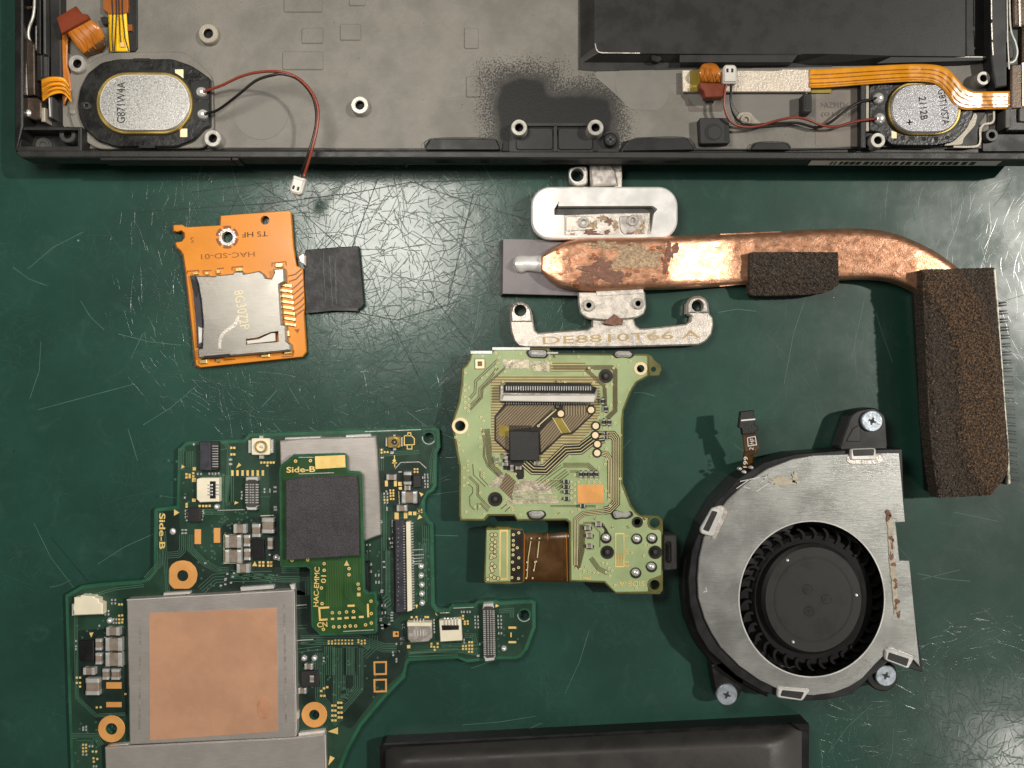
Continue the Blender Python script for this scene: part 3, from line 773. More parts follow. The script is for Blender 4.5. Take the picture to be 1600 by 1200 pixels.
inst('locating_pin', u_standd, sp, 135, 165, .63, .59, px_w(6, .63), px_w(6, .63), .04)
text('G871W4A', 189, 160, 0.715, 13, m_ink, sp, 90, fit=64)
z0 = 0.66
tube('red_wire', [(318, 143, .66), (345, 134, .72), (375, 120, .85), (402, 113, .95), (435, 112, 1.0), (462, 120, 1.0), (484, 140, 1.0), (496, 165, 1.0), (496, 195, 1.0), (487, 235, .98), (475, 275, .82)], 0.022, m_red, sp)
tube('black_wire', [(320, 178, .66), (340, 172, .72), (370, 150, .86), (400, 126, .96), (428, 117, 1.0), (444, 116, 1.0), (466, 124, .985), (486, 146, .97), (494, 172, .97), (493, 200, .97), (482, 240, .95), (469, 275, .80)], 0.022, m_wblk, sp)
def plug(par, cx, cy, deg, z, wd=20, ht=27, down=True):
    c = prism('plug', rot(rnd([(cx - wd / 2, cy - ht / 2), (cx + wd / 2, cy - ht / 2), (cx + wd / 2, cy + ht * .36), (cx + wd * .3, cy + ht / 2), (cx - wd * .3, cy + ht / 2), (cx - wd / 2, cy + ht * .36)], 2) if down else
                        rnd([(cx - wd * .34, cy - ht / 2), (cx + wd * .34, cy - ht / 2), (cx + wd / 2, cy - ht * .36), (cx + wd / 2, cy + ht / 2), (cx - wd / 2, cy + ht / 2), (cx - wd / 2, cy - ht * .36)], 2), cx, cy, deg), z - 0.13, z, m_white, par, 0.025)
    k = 1 if down else -1
    many('plug_slot', [rot(rect(cx - 6, cy + k * 2, cx - 2.6, cy + k * 8), cx, cy, deg), rot(rect(cx + 1.6, cy + k * 2, cx + 5, cy + k * 8), cx, cy, deg)], z - 0.01, z + 0.003, m_ink, c, 0, None)
    many('plug_ridge', [rot(rect(cx - wd * .42, cy - k * 12, cx + wd * .42, cy - k * 9), cx, cy, deg)], z - 0.02, z + 0.012, m_white, c, 0.005, None)
plug(sp, 464, 289, 16, 0.80)

sp = thing('speaker', 'smaller speaker half covered by the amber ribbon cable', 'speaker', 1445, 175, zf, 'speakers in the console shell')
fr = rnd([(1358, 133), (1400, 130), (1480, 126), (1515, 150), (1522, 175), (1512, 200), (1490, 222), (1460, 228), (1392, 227), (1372, 205), (1358, 205)], 8)
prism('frame', fr, 0.5, 0.57, m_spk, sp, 0.015)
prism('rim_gap', rr(1386, 126, 1505, 212, 39, 10), 0.55, 0.576, m_deep, sp)
prism('rim', rr(1389, 128, 1502, 210, 38, 10), 0.55, 0.62, m_brass, sp, 0.012)
prism('magnet_plate', rr(1393, 131, 1499, 207, 35, 10), 0.58, 0.66, m_magR, sp, 0.02)
speaker_frame_holes(sp, [(1411, 215), (1426, 216), (1444, 217), (1463, 216.5), (1480, 215)], 0.57)
many('gold_pad', [[(1393, 204), (1401, 207), (1401, 216), (1393, 216)]], 0.565, 0.574, m_goldpale, sp, 0, None)
for x, y in ((1374, 152), (1376, 184)):
    prism('terminal_well', circ(x, y, 13, 14), 0.55, 0.577, m_deep, sp)
    inst('solder_joint', u_ball, sp, x, y, .62, .57, px_w(9, .6), px_w(9, .6), .07)
text('2112B', 1443, 169, 0.665, 11, m_ink, sp, -85, fit=36)
text('G8T1VS7A', 1475, 167, 0.665, 11, m_ink, sp, -82, fit=56)
many('plus_mark', [rect(1417, 190, 1426, 192), rect(1420.5, 186.5, 1422.5, 195.5)], 0.662, 0.665, m_ink, sp, 0, None)
tube('red_wire', [(1135, 128, .72), (1132, 148, .72), (1133, 172, .7), (1142, 190, .66), (1160, 198, .62), (1185, 197, .6), (1212, 189, .62), (1240, 183.5, .64), (1262, 187, .63), (1285, 196, .6), (1310, 197, .6), (1335, 190, .6), (1370, 185, .62)], 0.02, m_red, sp)
tube('black_wire', [(1143, 128, .72), (1142, 158, .72), (1147, 180, .68), (1158, 191, .6), (1178, 195, .57), (1210, 193, .55), (1245, 192, .55), (1275, 199, .55), (1296, 192, .58), (1320, 174, .6), (1342, 160, .61), (1370, 153, .62)], 0.02, m_wblk, sp)
plug(sp, 1141, 115, 0, 0.78, 21, 29, False)

# ------------------------------------------------------------------ ribbon cables in the console
fx = thing('ribbon_cable', 'amber ribbon cable with silver stiffener bending over the smaller speaker', 'ribbon cable', 1400, 120, zf, 'ribbon cables in the console shell')
prism('stiffener', [(1066, 109.5), (1132, 110), (1216, 110.5), (1224, 108), (1266, 108.5), (1267, 143), (1067, 143)], 0.50, 0.545, m_stiff, fx, 0.006)
prism('olive_tape', rect(1078, 110, 1096, 142.5), 0.54, 0.552, m_olive, fx)
prism('olive_tape', rect(1267, 136, 1299, 145), 0.47, 0.49, m_olive, fx)
topE = [(1265, 108.5), (1300, 107), (1400, 101), (1452, 100.5), (1478, 106), (1494, 120), (1504, 133), (1516, 141.5), (1532, 143), (1578, 142.5)]
botE = [(1265, 137), (1300, 135.5), (1400, 128), (1448, 127.5), (1468, 134), (1482, 150), (1493, 165), (1508, 171), (1532, 170.5), (1578, 170)]
def zcab(t, s, x, y): return 0.56 + 0.14 * max(0, min(1, (x - 1330) / 90)) + 0.02 * math.sin((x - 1265) / 38) - 0.075 * max(0, min(1, (x - 1488) / 46)) - 0.03 * s * max(0, min(1, (x - 1460) / 40)) + 0.006 * noise.noise(Vector((x / 7, y / 9, 0))) - 0.03 * max(0, min(1, (x - 1552) / 26))
sheet('cable_film', topE, botE, zcab, m_flex, fx, 90, 9)
A_, B_ = smooth_path(topE, 90), smooth_path(botE, 90)
V, F = [], []
for fr_, wd in ((.30, .05), (.52, .045), (.76, .06), (.9, .03)):
    s = len(V)
    for i in range(90):
        for d in (-wd / 2, wd / 2):
            q = A_[i].lerp(B_[i], fr_ + d); V.append(P(q.x, q.y, zcab(i / 89, fr_, q.x, q.y) + 0.005))
    for i in range(89): F.append((s + 2 * i, s + 2 * i + 1, s + 2 * i + 3, s + 2 * i + 2))
link('conductor', mesh('conductor', V, F, fx), m_flexd, fx, None)
sheet('folded_end', [(1094, 128), (1092, 112), (1097, 101), (1106, 98)], [(1128, 130), (1126, 112), (1120, 101), (1110, 97.5)], lambda t, s, x, y: .57 + .16 * math.sin(math.pi * (0.15 + 0.8 * t)), m_flexbr, fx, 20, 8)
tracks('conductor', [[(1116, 115), (1117, 128)], [(1122, 113), (1124, 128)], [(1110, 106), (1113, 128)], [(1102, 104), (1104, 127)]], 1.6, 0.745, m_flexd, fx, None)
prism('plug_stiffener', [(1093, 129), (1132, 130), (1134, 138), (1131, 151), (1102, 152), (1100, 143), (1094, 137)], 0.56, 0.72, m_redbr, fx, 0.01)

fx = thing('ribbon_cable', 'amber ribbon cable with red brown stiffener coming off the side rail', 'ribbon cable', 120, 60, zf, 'ribbon cables in the console shell')
prism('plug_stiffener', [(88, 27), (118, 9), (127, 21), (136, 22), (139, 28), (95, 52)], 0.74, 0.80, m_redbr, fx, 0.01)
sheet('cable_film', [(104, 50), (118, 70), (130, 84)], [(141, 30), (156, 42), (163, 58)], lambda t, s, x, y: .74 - .14 * t * t, m_flexbr, fx, 20, 8)
sheet('cable_return', [(130, 84), (134, 88), (140, 86)], [(163, 58), (165, 70), (160, 80)], lambda t, s, x, y: .6 - .1 * t, m_flexdk, fx, 12, 8)
tracks('conductor', [[(113, 48), (140, 81)], [(122, 43), (150, 76)], [(131, 38), (158, 66)]], 1.2, 0.745, m_flexd, fx, None)
sheet('cable_leg', [(96, 54), (97, 100), (97, 140), (99, 165)], [(106, 50), (105, 95), (109, 118), (112, 140)], lambda t, s, x, y: .58 - .05 * t, m_flexbr, fx, 24, 6)
sheet('cable_ridge', [(64, 124), (78, 120), (98, 121), (107, 130)], [(66, 158), (80, 148), (98, 146), (112, 160)], lambda t, s, x, y: .6 + .08 * math.sin(math.pi * t) + .012 * math.sin(s * 18), m_flex, fx, 24, 18)
for k in (.27, .52, .77):
    q = [Vector(a).lerp(Vector(b_), k) for a, b_ in zip([(64, 124), (78, 120), (98, 121), (107, 130)], [(66, 158), (80, 148), (98, 146), (112, 160)])]
    tracks('conductor', [smooth_path(q, 16)], 1.6, 0.70, m_flexd, fx, None)

fx = thing('ribbon_cable', 'yellow ribbon cable with black lines reaching in from the top edge', 'ribbon cable', 187, 40, zf, 'ribbon cables in the console shell')
prism('backing', [(170, -200), (213, -200), (214, 75), (210, 80), (170, 80), (168, 40)], 0.46, 0.49, m_tray, fx, 0.01)
prism('clip', [(156, 27), (162, 25), (172, 28), (172, 38), (160, 38)], 0.46, 0.54, m_grey, fx, 0.01)
prism('cable_head', [(160, -60), (198, -60), (200, 10), (199, 19), (192, 22), (170, 22), (160, 14)], 0.5, 0.56, m_orand, fx, 0.01)
sheet('cable_film', [(169, 20), (170, 50), (172, 80)], [(197, 20), (199, 50), (202, 80)], lambda t, s, x, y: .545 - .02 * t, m_yel, fx, 16, 6)
tracks('conductor', [[(171, -60), (176, 20), (175, 60), (176, 80)], [(180, -60), (182, 20), (180, 62), (179, 80)], [(190, -60), (191, 20), (195, 60), (201, 80)], [(184, -60), (186, 25), (188, 66)]], 1.8, 0.575, m_ink, fx, None)
many('tab', [rect(199, 38, 206, 48)], 0.48, 0.54, m_orand, fx, 0.005, None)
many('gold_spot', [rect(188, 66, 194, 73)], 0.5, 0.56, m_gold, fx, 0.0, None)

# ------------------------------------------------------------------ memory card reader board
sd = thing('card_reader_board', 'orange flex board carrying a steel memory card slot and a black tape tab', 'card reader board', 380, 460)
zz = Zm(200, 280, 4)
ol = [(271, 351.5), (284, 351), (290, 355), (344, 352), (345, 337), (450, 329), (454, 331), (458, 385), (463, 415), (473, 420), (476, 478), (474.5, 492), (478, 550), (472, 557.5), (313, 574), (306, 570), (290, 422), (286.5, 398), (282, 391), (276, 386), (274, 379), (284, 377), (288.5, 371), (288, 364), (283, 360), (276, 362), (271, 360)]
prism('board', ol, 0.05, 0.13, m_oran, sd, 0.008, holes=(circ(414, 344, 7, 20), circ(355, 370.5, 9, 20)))
prism('under_edge', [(x - 1.2, y + 1.5) for x, y in ol], 0.0, 0.05, m_orand, sd, holes=(circ(414, 344, 7, 20), circ(355, 370.5, 9, 20)))
V, F = [], []
for k in range(6):
    a0 = R(60 * k + 8); n = 6; s = len(V)
    for i in range(n + 1):
        a = a0 + R(44) * i / n
        V.append(P(355 + 18 * math.cos(a), 370.5 + 18 * math.sin(a), .1325)); V.append(P(355 + 13.5 * math.cos(a), 370.5 + 13.5 * math.sin(a), .1325))
    for i in range(n): F.append((s + 2 * i, s + 2 * i + 1, s + 2 * i + 3, s + 2 * i + 2))
link('ring_print', mesh('ring_print', V, F, sd), m_orand, sd, 'stuff')
prism('plated_ring', circ(355, 370.5, 13, 20), 0.1, 0.137, m_solder, sd, 0, holes=(circ(355, 370.5, 9, 20),))
many('solder_bump', [circ(355 + 12.5 * math.cos(R(a)), 370.5 + 12.5 * math.sin(R(a)), 2.2, 8) for a in range(0, 360, 40)], .12, .148, m_solder, sd, 0.005)
text('TS HF', 398, 366, .134, 8, m_ink, sd, 183, fit=40)
text('HAC-SD-01', 356, 399, .134, 8, m_orand, sd, 183, fit=84)
text('S', 300, 375, .134, 9, m_orand, sd, 180)
# tracks fanning out to the tab
lead = [zz((1000, 605), (1045, 595), (1085, 560)), zz((1005, 640), (1050, 625), (1090, 585)), zz((1010, 700), (1060, 660), (1095, 625)), zz((1015, 735), (1065, 695), (1098, 665)), zz((1020, 770), (1070, 730), (1100, 700)), zz((1025, 800), (1075, 765), (1102, 735)), zz((1030, 830), (1080, 800), (1104, 775)), zz((1040, 900), (1050, 850), (1105, 810))]
tracks('conductor_gap', lead, 2.0, 0.134, m_orand, sd)
tracks('print_mark', [zz((650, 570), (650, 550), (720, 545)), zz((900, 545), (900, 525), (985, 515), (990, 540)), zz((470, 590), (470, 572), (520, 570)), zz((370, 590), (370, 575), (440, 570), (445, 585)), zz((810, 1115), (810, 1105), (890, 1100)), zz((600, 1130), (670, 1125)), zz((960, 1110), (1030, 1105), (1035, 1070)), zz((560, 585), (560, 560), (600, 555))], 1.6, 0.134, m_orand, sd)
many('arrow_print', [zz((1040, 940), (1072, 936), (1060, 962))], .13, .135, m_orand, sd, 0, None)
sl = zz((418, 602), (545, 605), (550, 590), (572, 598), (655, 590), (662, 578), (715, 575), (725, 590), (820, 572), (845, 590), (860, 615), (895, 620), (912, 585), (905, 560), (975, 555), (980, 640), (945, 660), (960, 905), (985, 912), (990, 1010), (1015, 1030), (1018, 1070), (900, 1083), (640, 1105), (630, 1098), (440, 1120), (432, 1060), (462, 1055), (468, 900), (455, 760), (438, 660))
win = zz((736, 998), (806, 990), (890, 955), (940, 948), (944, 1018), (738, 1034))
slot = prism('card_slot', sl, 0.13, 0.27, mat_brushed('slot_steel', S(168, 164, 156), 0.1, 0.4, 0.8, 0.12, 0.15), sd, 0.02, holes=(win[::-1],))
prism('slot_insert', zz((742, 1010), (815, 1000), (895, 962), (918, 962), (920, 1012), (745, 1030)), 0.14, 0.24, m_white, sd, 0.005)
prism('slot_mouth', zz((385, 600), (420, 604), (440, 660), (456, 760), (468, 900), (462, 1052), (430, 1052), (424, 900), (405, 700)), 0.13, 0.2, m_slate, sd, 0.01)
prism('slot_lip', zz((395, 620), (430, 640), (440, 700), (425, 740), (410, 700)), 0.19, 0.21, m_deep, sd)
prism('slot_lip', zz((436, 920), (462, 930), (460, 1020), (440, 1030)), 0.19, 0.225, m_bright, sd, 0.01)
prism('slot_fold', zz((475, 1105), (625, 1093), (640, 1108), (480, 1118)), 0.262, 0.274, m_deep, sd)
text('8G3072P', 378, 484, .273, 15, m_etch, slot, -80, fit=62)
sc_line = smooth_path(zz((690, 860), (665, 910), (610, 950), (580, 990), (572, 1060)), 24)
tracks('worn_track', [[tuple(q) for q in sc_line]], 5.0, .2725, m_nickel2, slot, None)
pin = with_mat(unit_box('contact_pin', 0.1, 0.2), m_goldmetal)
for k in range(8):
    x, y = zz((985 + 4 * k, 662 + 35 * k))[0]
    inst('contact_pin', pin, sd, x, y, .17, .13, px_w(18, .17), px_w(4.2, .17), .05, -8)
for x, y, a, b in ((305, 427, 9, 4), (323, 427, 7, 4), (341, 424, 6, 6), (373, 421, 12, 5), (436, 414, 12, 6), (449, 549, 12, 8), (317, 565, 12, 6), (340, 563, 6, 5), (450, 521, 5, 10), (414, 556, 14, 4)):
    inst('solder_tab', u_body if False else pin, sd, x, y, .18, .13, px_w(a, .16), px_w(b, .16), .05, 5)
tp = prism('tape_tab', zz((1105, 448), (1115, 440), (1290, 425), (1440, 417), (1475, 780), (1460, 800), (1435, 818), (1280, 815), (1110, 832), (1100, 640)), 0.05, 0.115, m_ribbon, sd, 0.012)
for k in range(6):
    x = 1205 + k * 17 + random.uniform(-5, 5)
    tracks('tape_crease', [zz(*[(x + random.uniform(-5, 5) + (y - 430) * .05, y) for y in range(440 + 12 * k, 800, 40)])], 0.9, .118, m_slate if k % 2 else m_deep, tp, None)
tracks('tape_edge_shade', [zz((1110, 830), (1280, 813), (1435, 815))], 4, .1175, m_deep, tp, None)  # black strip painted for the shade along the tab's lower edge
prism('plug_end', zz((1060, 480), (1095, 455), (1110, 480), (1108, 540), (1070, 520)), 0.1, 0.2, m_nickel2, sd, 0.02)

# ------------------------------------------------------------------ heat sink
hs = thing('heat_sink', 'tarnished copper heat pipe with steel brackets and a foam covered fin block', 'heat sink', 1000, 420)
zz = Zm(760, 250, 4)
prism('film_pad', [(786, 373), (842, 374), (900, 380), (905, 462), (785, 459)], 0.17, 0.20, m_film, hs, 0.006)
prism('film_pad', [(780, 377), (786, 375), (785, 461), (780, 460)], 0.1, 0.17, m_deep, hs)
# lower bracket
lb = [(797, 506), (797, 490), (797, 482), (801, 475), (808, 472), (816, 472), (824, 476), (829, 482), (832, 492), (834, 505), (836, 516), (841, 520), (880, 517), (918, 514.5), (925, 510), (925, 498), (990, 495), (993, 507), (1000, 513), (1010, 513), (1072, 506), (1079, 501), (1080, 494), (1072, 490), (1073, 474), (1078, 466), (1085, 462.5), (1094, 462), (1102, 466), (1107, 474), (1109, 490), (1114, 496), (1115, 508), (1112, 522), (1104, 533), (1092, 539), (960, 543), (822, 543), (810, 541), (803, 532), (799, 520)]
br = prism('lower_bracket', lb, 0.06, 0.22, m_nickel2, hs, 0.022, holes=(circ(813, 485, 9.5, 20), circ(1090, 478, 9.5, 20)))
prism('bracket_ear', [(799, 503), (798, 488), (801, 478), (808, 473.5), (816, 473.5), (824, 477), (829, 484), (832, 503)], 0.2, 0.245, m_nickel, br, 0.02, holes=(circ(813, 485, 10.5, 20),))
prism('bracket_ear', [(1074, 489), (1074, 475), (1079, 467), (1086, 464), (1094, 464), (1101, 467), (1106, 475), (1108, 489)], 0.2, 0.245, m_nickel, br, 0.02, holes=(circ(1090, 478, 10.5, 20),))
tb = prism('mounting_tab', rnd([(903, 456), (1008, 455), (1010, 480), (1006, 491), (994, 497), (950, 501), (918, 498), (907, 490), (904, 475)], 3), 0.2, 0.29, m_nickel2, hs, 0.02)
for x, y in ((920, 477), (997, 474)):
    s = inst('rivet', u_stand, tb, x, y, .33, .28, px_w(9, .33), px_w(9, .33), .05)
prism('rust_stain', zz((725, 1020), (750, 1000), (800, 962), (815, 972), (856, 1000), (850, 1025), (790, 1032)), 0.21, 0.295, m_rust, tb)
prism('rust_stain', zz((745, 955), (790, 985), (830, 985), (850, 1030), (735, 1030)), 0.21, 0.226, m_rust, br)
text('DE8810T66 A', 971, 527, .2235, 12, m_etchd, br, 2.4, fit=246, bold=0.0)
# upper bracket
ub = rr(830, 291.5, 1059, 373.5, 30, 8)
br = prism('upper_bracket', ub, 0.24, 0.36, m_whiten, hs, 0.025, holes=(rnd([(872, 322), (1020, 321.5), (1028, 327), (1022, 333), (1017, 366), (882, 368), (882, 336), (866, 336), (866, 326), (874, 314)], 2),))
prism('bracket_floor', rect(862, 312, 1030, 372), 0.20, 0.24, m_standd, br)
tb = prism('mounting_tab', [(882, 336), (945, 333), (1016, 332), (1017, 372), (882, 374)], 0.2, 0.30, m_nickel2, hs, 0.012)
prism('tab_step', rnd([(967, 338), (1004, 336), (1008, 366), (978, 369), (969, 360)], 4), 0.29, 0.316, m_nickel, tb, 0.01)
prism('tab_step', rnd([(884, 338), (925, 337), (934, 345), (932, 358), (884, 362)], 4), 0.29, 0.312, m_nickel2, tb, 0.01)
for x, y in ((912, 347), (989, 344)):
    inst('rivet', u_stand, tb, x, y, .35, .3, px_w(8.5, .35), px_w(8.5, .35), .05)
def blob(cx, cy, rx, ry, seed, n=36, a=0.35):
    out = []
    for i in range(n):
        t = 2 * math.pi * i / n
        k = 1 + a * noise.noise(Vector((2.2 * math.cos(t) + seed, 2.2 * math.sin(t), seed * .7))) * 2 + 0.18 * noise.noise(Vector((7 * math.cos(t) + seed, 7 * math.sin(t), 3)))
        out.append((cx + rx * k * math.cos(t), cy + ry * k * math.sin(t)))
    return out
for cx, cy, rx, ry in ((926, 352, 7, 6), (921, 362, 8, 4), (941, 340, 7, 4), (953, 345, 6, 5), (948, 362, 5, 4), (962, 352, 4, 7), (997, 362, 8, 4), (983, 366, 7, 3), (1004, 352, 4, 5), (895, 368, 7, 3), (936, 368, 9, 3)):
    prism('rust_stain', blob(cx, cy, rx, ry, cx * .37, 22, .55), 0.29, 0.3185, m_rust if (cx + cy) % 3 else m_paste, tb)
ear = prism('ear', rnd([(888, 262), (918, 258), (918, 286), (912, 290), (900, 291), (890, 284)], 7), 0.2, 0.33, m_nickel2, br, 0.02, holes=(circ(902, 273.5, 10.5, 20),))
tracks('ear_rim', [circ(902, 273.5, 11.5, 24) + [(913.5, 273.5)]], 2.2, .333, m_bright, ear, None)
prism('neck', [(921, 255), (955, 254), (962, 268), (966, 289), (924, 291)], 0.2, 0.34, m_nickel, br, 0.025)
prism('neck_tongue', [(955, 252), (972, 254), (972, 293), (960, 293)], 0.2, 0.28, m_nickel2, br, 0.01)
# the heat pipe, flattened, dipping towards its middle and running under the fins
up = [(846, 399), (862, 388), (885, 377), (920, 372), (1000, 370), (1100, 366.5), (1200, 362), (1300, 357.5), (1350, 357.5), (1395, 364), (1440, 382), (1478, 404), (1520, 440), (1540, 480)]
dn = [(846, 425), (860, 439), (884, 450), (930, 454.5), (1000, 451.5), (1100, 449), (1180, 444), (1310, 437.5), (1350, 436), (1385, 438), (1415, 447), (1444, 463), (1465, 490), (1475, 520)]
def zpipe(t, s, x, y):
    c = 1 - abs(2 * s - 1) ** 12
    u = max(0, min(1, (x - 1030) / 120)); b = 0.42 - 0.22 * u * u * (3 - 2 * u) + 0.18 * max(0, min(1, (x - 1180) / 250))
    e = max(0, min(1, (x - 838) / 40)) ** 0.5
    d = (0.008 if x < 1130 else 0.0025) * noise.noise(Vector((x / 20, y / 13, 0))) + 0.002 * noise.noise(Vector((x / 5, y / 5, 4)))
    return (b + d + 0.05) * 1.0 - 0.14 * (1 - c) - 0.1 * (1 - e)
pipe = sheet('heat_pipe', up, dn, zpipe, m_cu, hs, 220, 26, base=0.14)
sheet('crimped_tip', [(802, 412), (806, 402), (815, 399.5), (830, 400), (847, 398.5)], [(802, 412.5), (806, 422), (813, 425.5), (825, 423), (847, 426)], lambda t, s, x, y: .26 + .09 * (1 - abs(2 * s - 1) ** 2.2) * min(1, t * 5 + .2), m_whiten, hs, 28, 12, base=0.16)
many('foot_strip', [[(930, 452), (1004, 449), (1006, 458), (934, 462)]], 0.2, 0.31, m_nickel2, hs, 0, None)
def stain(name, outline, mat):
    """thin patch that lies on the pipe"""
    pts = outline; cx = sum(p[0] for p in pts) / len(pts); cy = sum(p[1] for p in pts) / len(pts)
    V, F = [], []; rs = (1.0, .8, .55, .28); n = len(pts)
    for r_ in rs:
        for x, y in pts:
            X, Y = cx + (x - cx) * r_, cy + (y - cy) * r_
            V.append((X, Y))
    V.append((cx, cy))
    def zat(X, Y):
        best = 0.36
        t = (X - 846) / 694
        u = min(range(len(SU)), key=lambda i: abs((SU[i].x + SD[i].x) / 2 - X))
        s_ = (Y - SU[u].y) / max(1, SD[u].y - SU[u].y)
        return zpipe(0, min(1, max(0, s_)), X, Y)
    V3 = [P(X, Y, zat(X, Y) + (0.006 if i < n else 0.012)) for i, (X, Y) in enumerate(V)]
    for k in range(len(rs) - 1):
        for i in range(n): F.append((k * n + i, k * n + (i + 1) % n, (k + 1) * n + (i + 1) % n, (k + 1) * n + i))
    for i in range(n): F.append(((len(rs) - 1) * n + i, (len(rs) - 1) * n + (i + 1) % n, len(V) - 1))
    a, b, c = (Vector(V3[j]) for j in F[0][:3])
    if (b - a).cross(c - a).z < 0: F = [f[::-1] for f in F]
    return link(name, mesh(name, V3, F, hs), mat, pipe, None, True)
SU, SD = smooth_path(up, 220), smooth_path(dn, 220)
stain('brown_residue', blob(938, 424, 26, 18, 1.3, a=.5), m_rust)
stain('brown_residue', blob(922, 436, 18, 10, 4.1, a=.5), m_rust)
stain('brown_residue', blob(960, 436, 14, 10, 9.7, a=.5), m_rust)
stain('thermal_paste', blob(995, 404, 34, 19, 6.2, a=.3), m_paste)
stain('thermal_paste', blob(965, 413, 12, 8, 8.2, a=.5), m_paste)
stain('thermal_paste', blob(940, 383, 26, 6, 2.2, a=.5), m_paste)
stain('brown_residue', blob(1047, 392, 9, 14, 3.3, a=.5), m_rust)
stain('brown_residue', blob(1040, 416, 6, 12, 5.3, a=.5), m_rust)
rs_ = random.Random(5)
for i in range(46):
    x = rs_.uniform(870, 1050); y = rs_.uniform(380, 446)
    stain('tarnish_fleck', blob(x, y, rs_.uniform(1.5, 6), rs_.uniform(1.2, 4), i * 2.3, 14, .55), rs_.choice((m_rust, m_paste, m_tarn, m_tarn)))
# foam strip over the pipe
def zfoam(t, s, x, y): return 0.36 + .06 * max(0, min(1, (x - 1180) / 140)) - 0.30 * max(0, s - .6) + 0.02 * random.random() + 0.02 * noise.noise(Vector((x / 6, y / 6, 0)))
sheet('foam_strip', [(1172, 394), (1240, 393.5), (1309, 394)], [(1171, 452), (1176, 461), (1240, 461), (1288, 457), (1308, 447), (1311, 440)], zfoam, m_foamblk, hs, 70, 34, base=0.1, smooth=False, jit=.35)
# fin block: thin upright fins under a foam sheet
lE = [(1441, 421), (1443, 480), (1447, 560), (1452, 660), (1458, 720), (1465, 778)]
rE = [(1557, 418), (1563, 480), (1570, 560), (1576, 660), (1579, 720), (1582, 757)]
lE2 = smooth_path(lE, 80); rE2 = smooth_path(rE, 80)
fin_me = with_mat(unit_box('fin', 0.02, 0.02), m_deep)
for k in range(44):
    t = 12 + k * 66.5 / 43.5
    a = rE2[min(79, int(t))]
    q = inst('fin', fin_me, hs, a.x - 25, a.y + 2, 0.5, 0.06, px_w(70, .5), 0.016, 0.46, -2)
prism('fin_base', [(1446, 425), (1552, 423), (1574, 752), (1468, 772)], 0.02, 0.48, m_deep, hs)
prism('fin_rail', [(1552, 420), (1557, 420), (1564, 520), (1576.5, 690), (1580, 756), (1575, 758), (1569, 640), (1559, 500)], 0.4, 0.58, m_finrail, hs, 0.01)
bl_ = smooth_path([(1441, 455), (1468, 486), (1487, 525), (1496, 600), (1500, 680), (1510, 725), (1535, 772)], 60)
br_ = smooth_path([(1490, 418), (1525, 455), (1546, 500), (1562, 560), (1572, 640), (1576, 720), (1576, 772)], 60)
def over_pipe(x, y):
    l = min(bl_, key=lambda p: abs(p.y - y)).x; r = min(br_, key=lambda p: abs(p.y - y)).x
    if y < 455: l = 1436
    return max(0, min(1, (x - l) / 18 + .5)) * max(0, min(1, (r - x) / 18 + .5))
def zff(t, s, x, y):
    edge = min(1, min(s, 1 - s) * 12, min(t, 1 - t) * 30)
    return 0.56 + 0.03 * edge + 0.035 * over_pipe(x, y) + 0.018 * random.random() + 0.012 * noise.noise(Vector((x / 9, y / 9, 2)))
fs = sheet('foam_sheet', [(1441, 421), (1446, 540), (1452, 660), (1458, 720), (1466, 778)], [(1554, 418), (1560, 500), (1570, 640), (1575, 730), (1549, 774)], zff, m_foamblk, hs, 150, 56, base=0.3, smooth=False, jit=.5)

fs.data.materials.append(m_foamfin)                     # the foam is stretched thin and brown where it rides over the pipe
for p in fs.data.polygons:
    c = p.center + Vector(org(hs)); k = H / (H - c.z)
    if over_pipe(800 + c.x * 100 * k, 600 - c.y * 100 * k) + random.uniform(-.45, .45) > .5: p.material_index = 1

# ------------------------------------------------------------------ blower fan
fan = thing('blower_fan', 'round black blower fan with a brushed steel cover and three pale screws', 'fan', 1260, 900)
plate = [(1405.5, 707), (1395, 707), (1272, 711), (1238, 717), (1199, 732), (1165, 755), (1137, 781), (1114, 811), (1099, 842), (1092, 873), (1089.5, 905), (1091, 935), (1101, 968), (1112, 990), (1126, 1012), (1155, 1041), (1186, 1063), (1217, 1078), (1245, 1085), (1271, 1087), (1302, 1083), (1328, 1073), (1348, 1060), (1366, 1040), (1384, 1022), (1400, 1016), (1424, 1028), (1438, 1043), (1431, 973), (1421.5, 875), (1406, 875), (1400, 817), (1415, 816)]
hole = circ(1268.5, 936, 114, 72, 122)
zp = 0.58
pl = prism('cover_plate', plate, 0.545, zp, m_steel, fan, 0.012, holes=(hole,))
tracks('inlet_rim', [hole + [hole[0]]], 2.0, zp + .003, m_bright, pl, None)
cas = [(1408, 701), (1330, 702), (1240, 709), (1192, 722), (1152, 748), (1118, 784), (1095, 820), (1080, 860), (1074, 905), (1077, 945), (1088, 985), (1106, 1015), (1150, 1055), (1190, 1079), (1240, 1094), (1290, 1092), (1330, 1083), (1365, 1050), (1385, 1034), (1440, 1049), (1430, 975), (1402, 875), (1398, 817), (1412, 812)]
cas = [repx(x, y, .5, .54) for x, y in cas]
prism('casing', cas, 0.03, 0.542, m_fan2, fan, 0.012, holes=(circ(1268.5, 936, 119, 48, 127),))
low = [repx(x, y, .2, .2) for x, y in [(1300, 712), (1235, 716), (1185, 731), (1143, 757), (1108, 793), (1084, 835), (1070, 880), (1066, 925), (1072, 970), (1088, 1008), (1110, 1035), (1150, 1066), (1200, 1090), (1200, 900)]]
prism('casing_flange', low, 0.02, 0.30, m_fan2, fan, 0.02)
prism('bottom_plate', circ(1268.5, 936, 119, 40, 127), 0.03, 0.07, m_standd, fan)
k = 1.0
imp = prism('impeller_hub', circ(1271, 937, 97, 64, 105), 0.1, 0.38, m_blade, fan, 0.05)
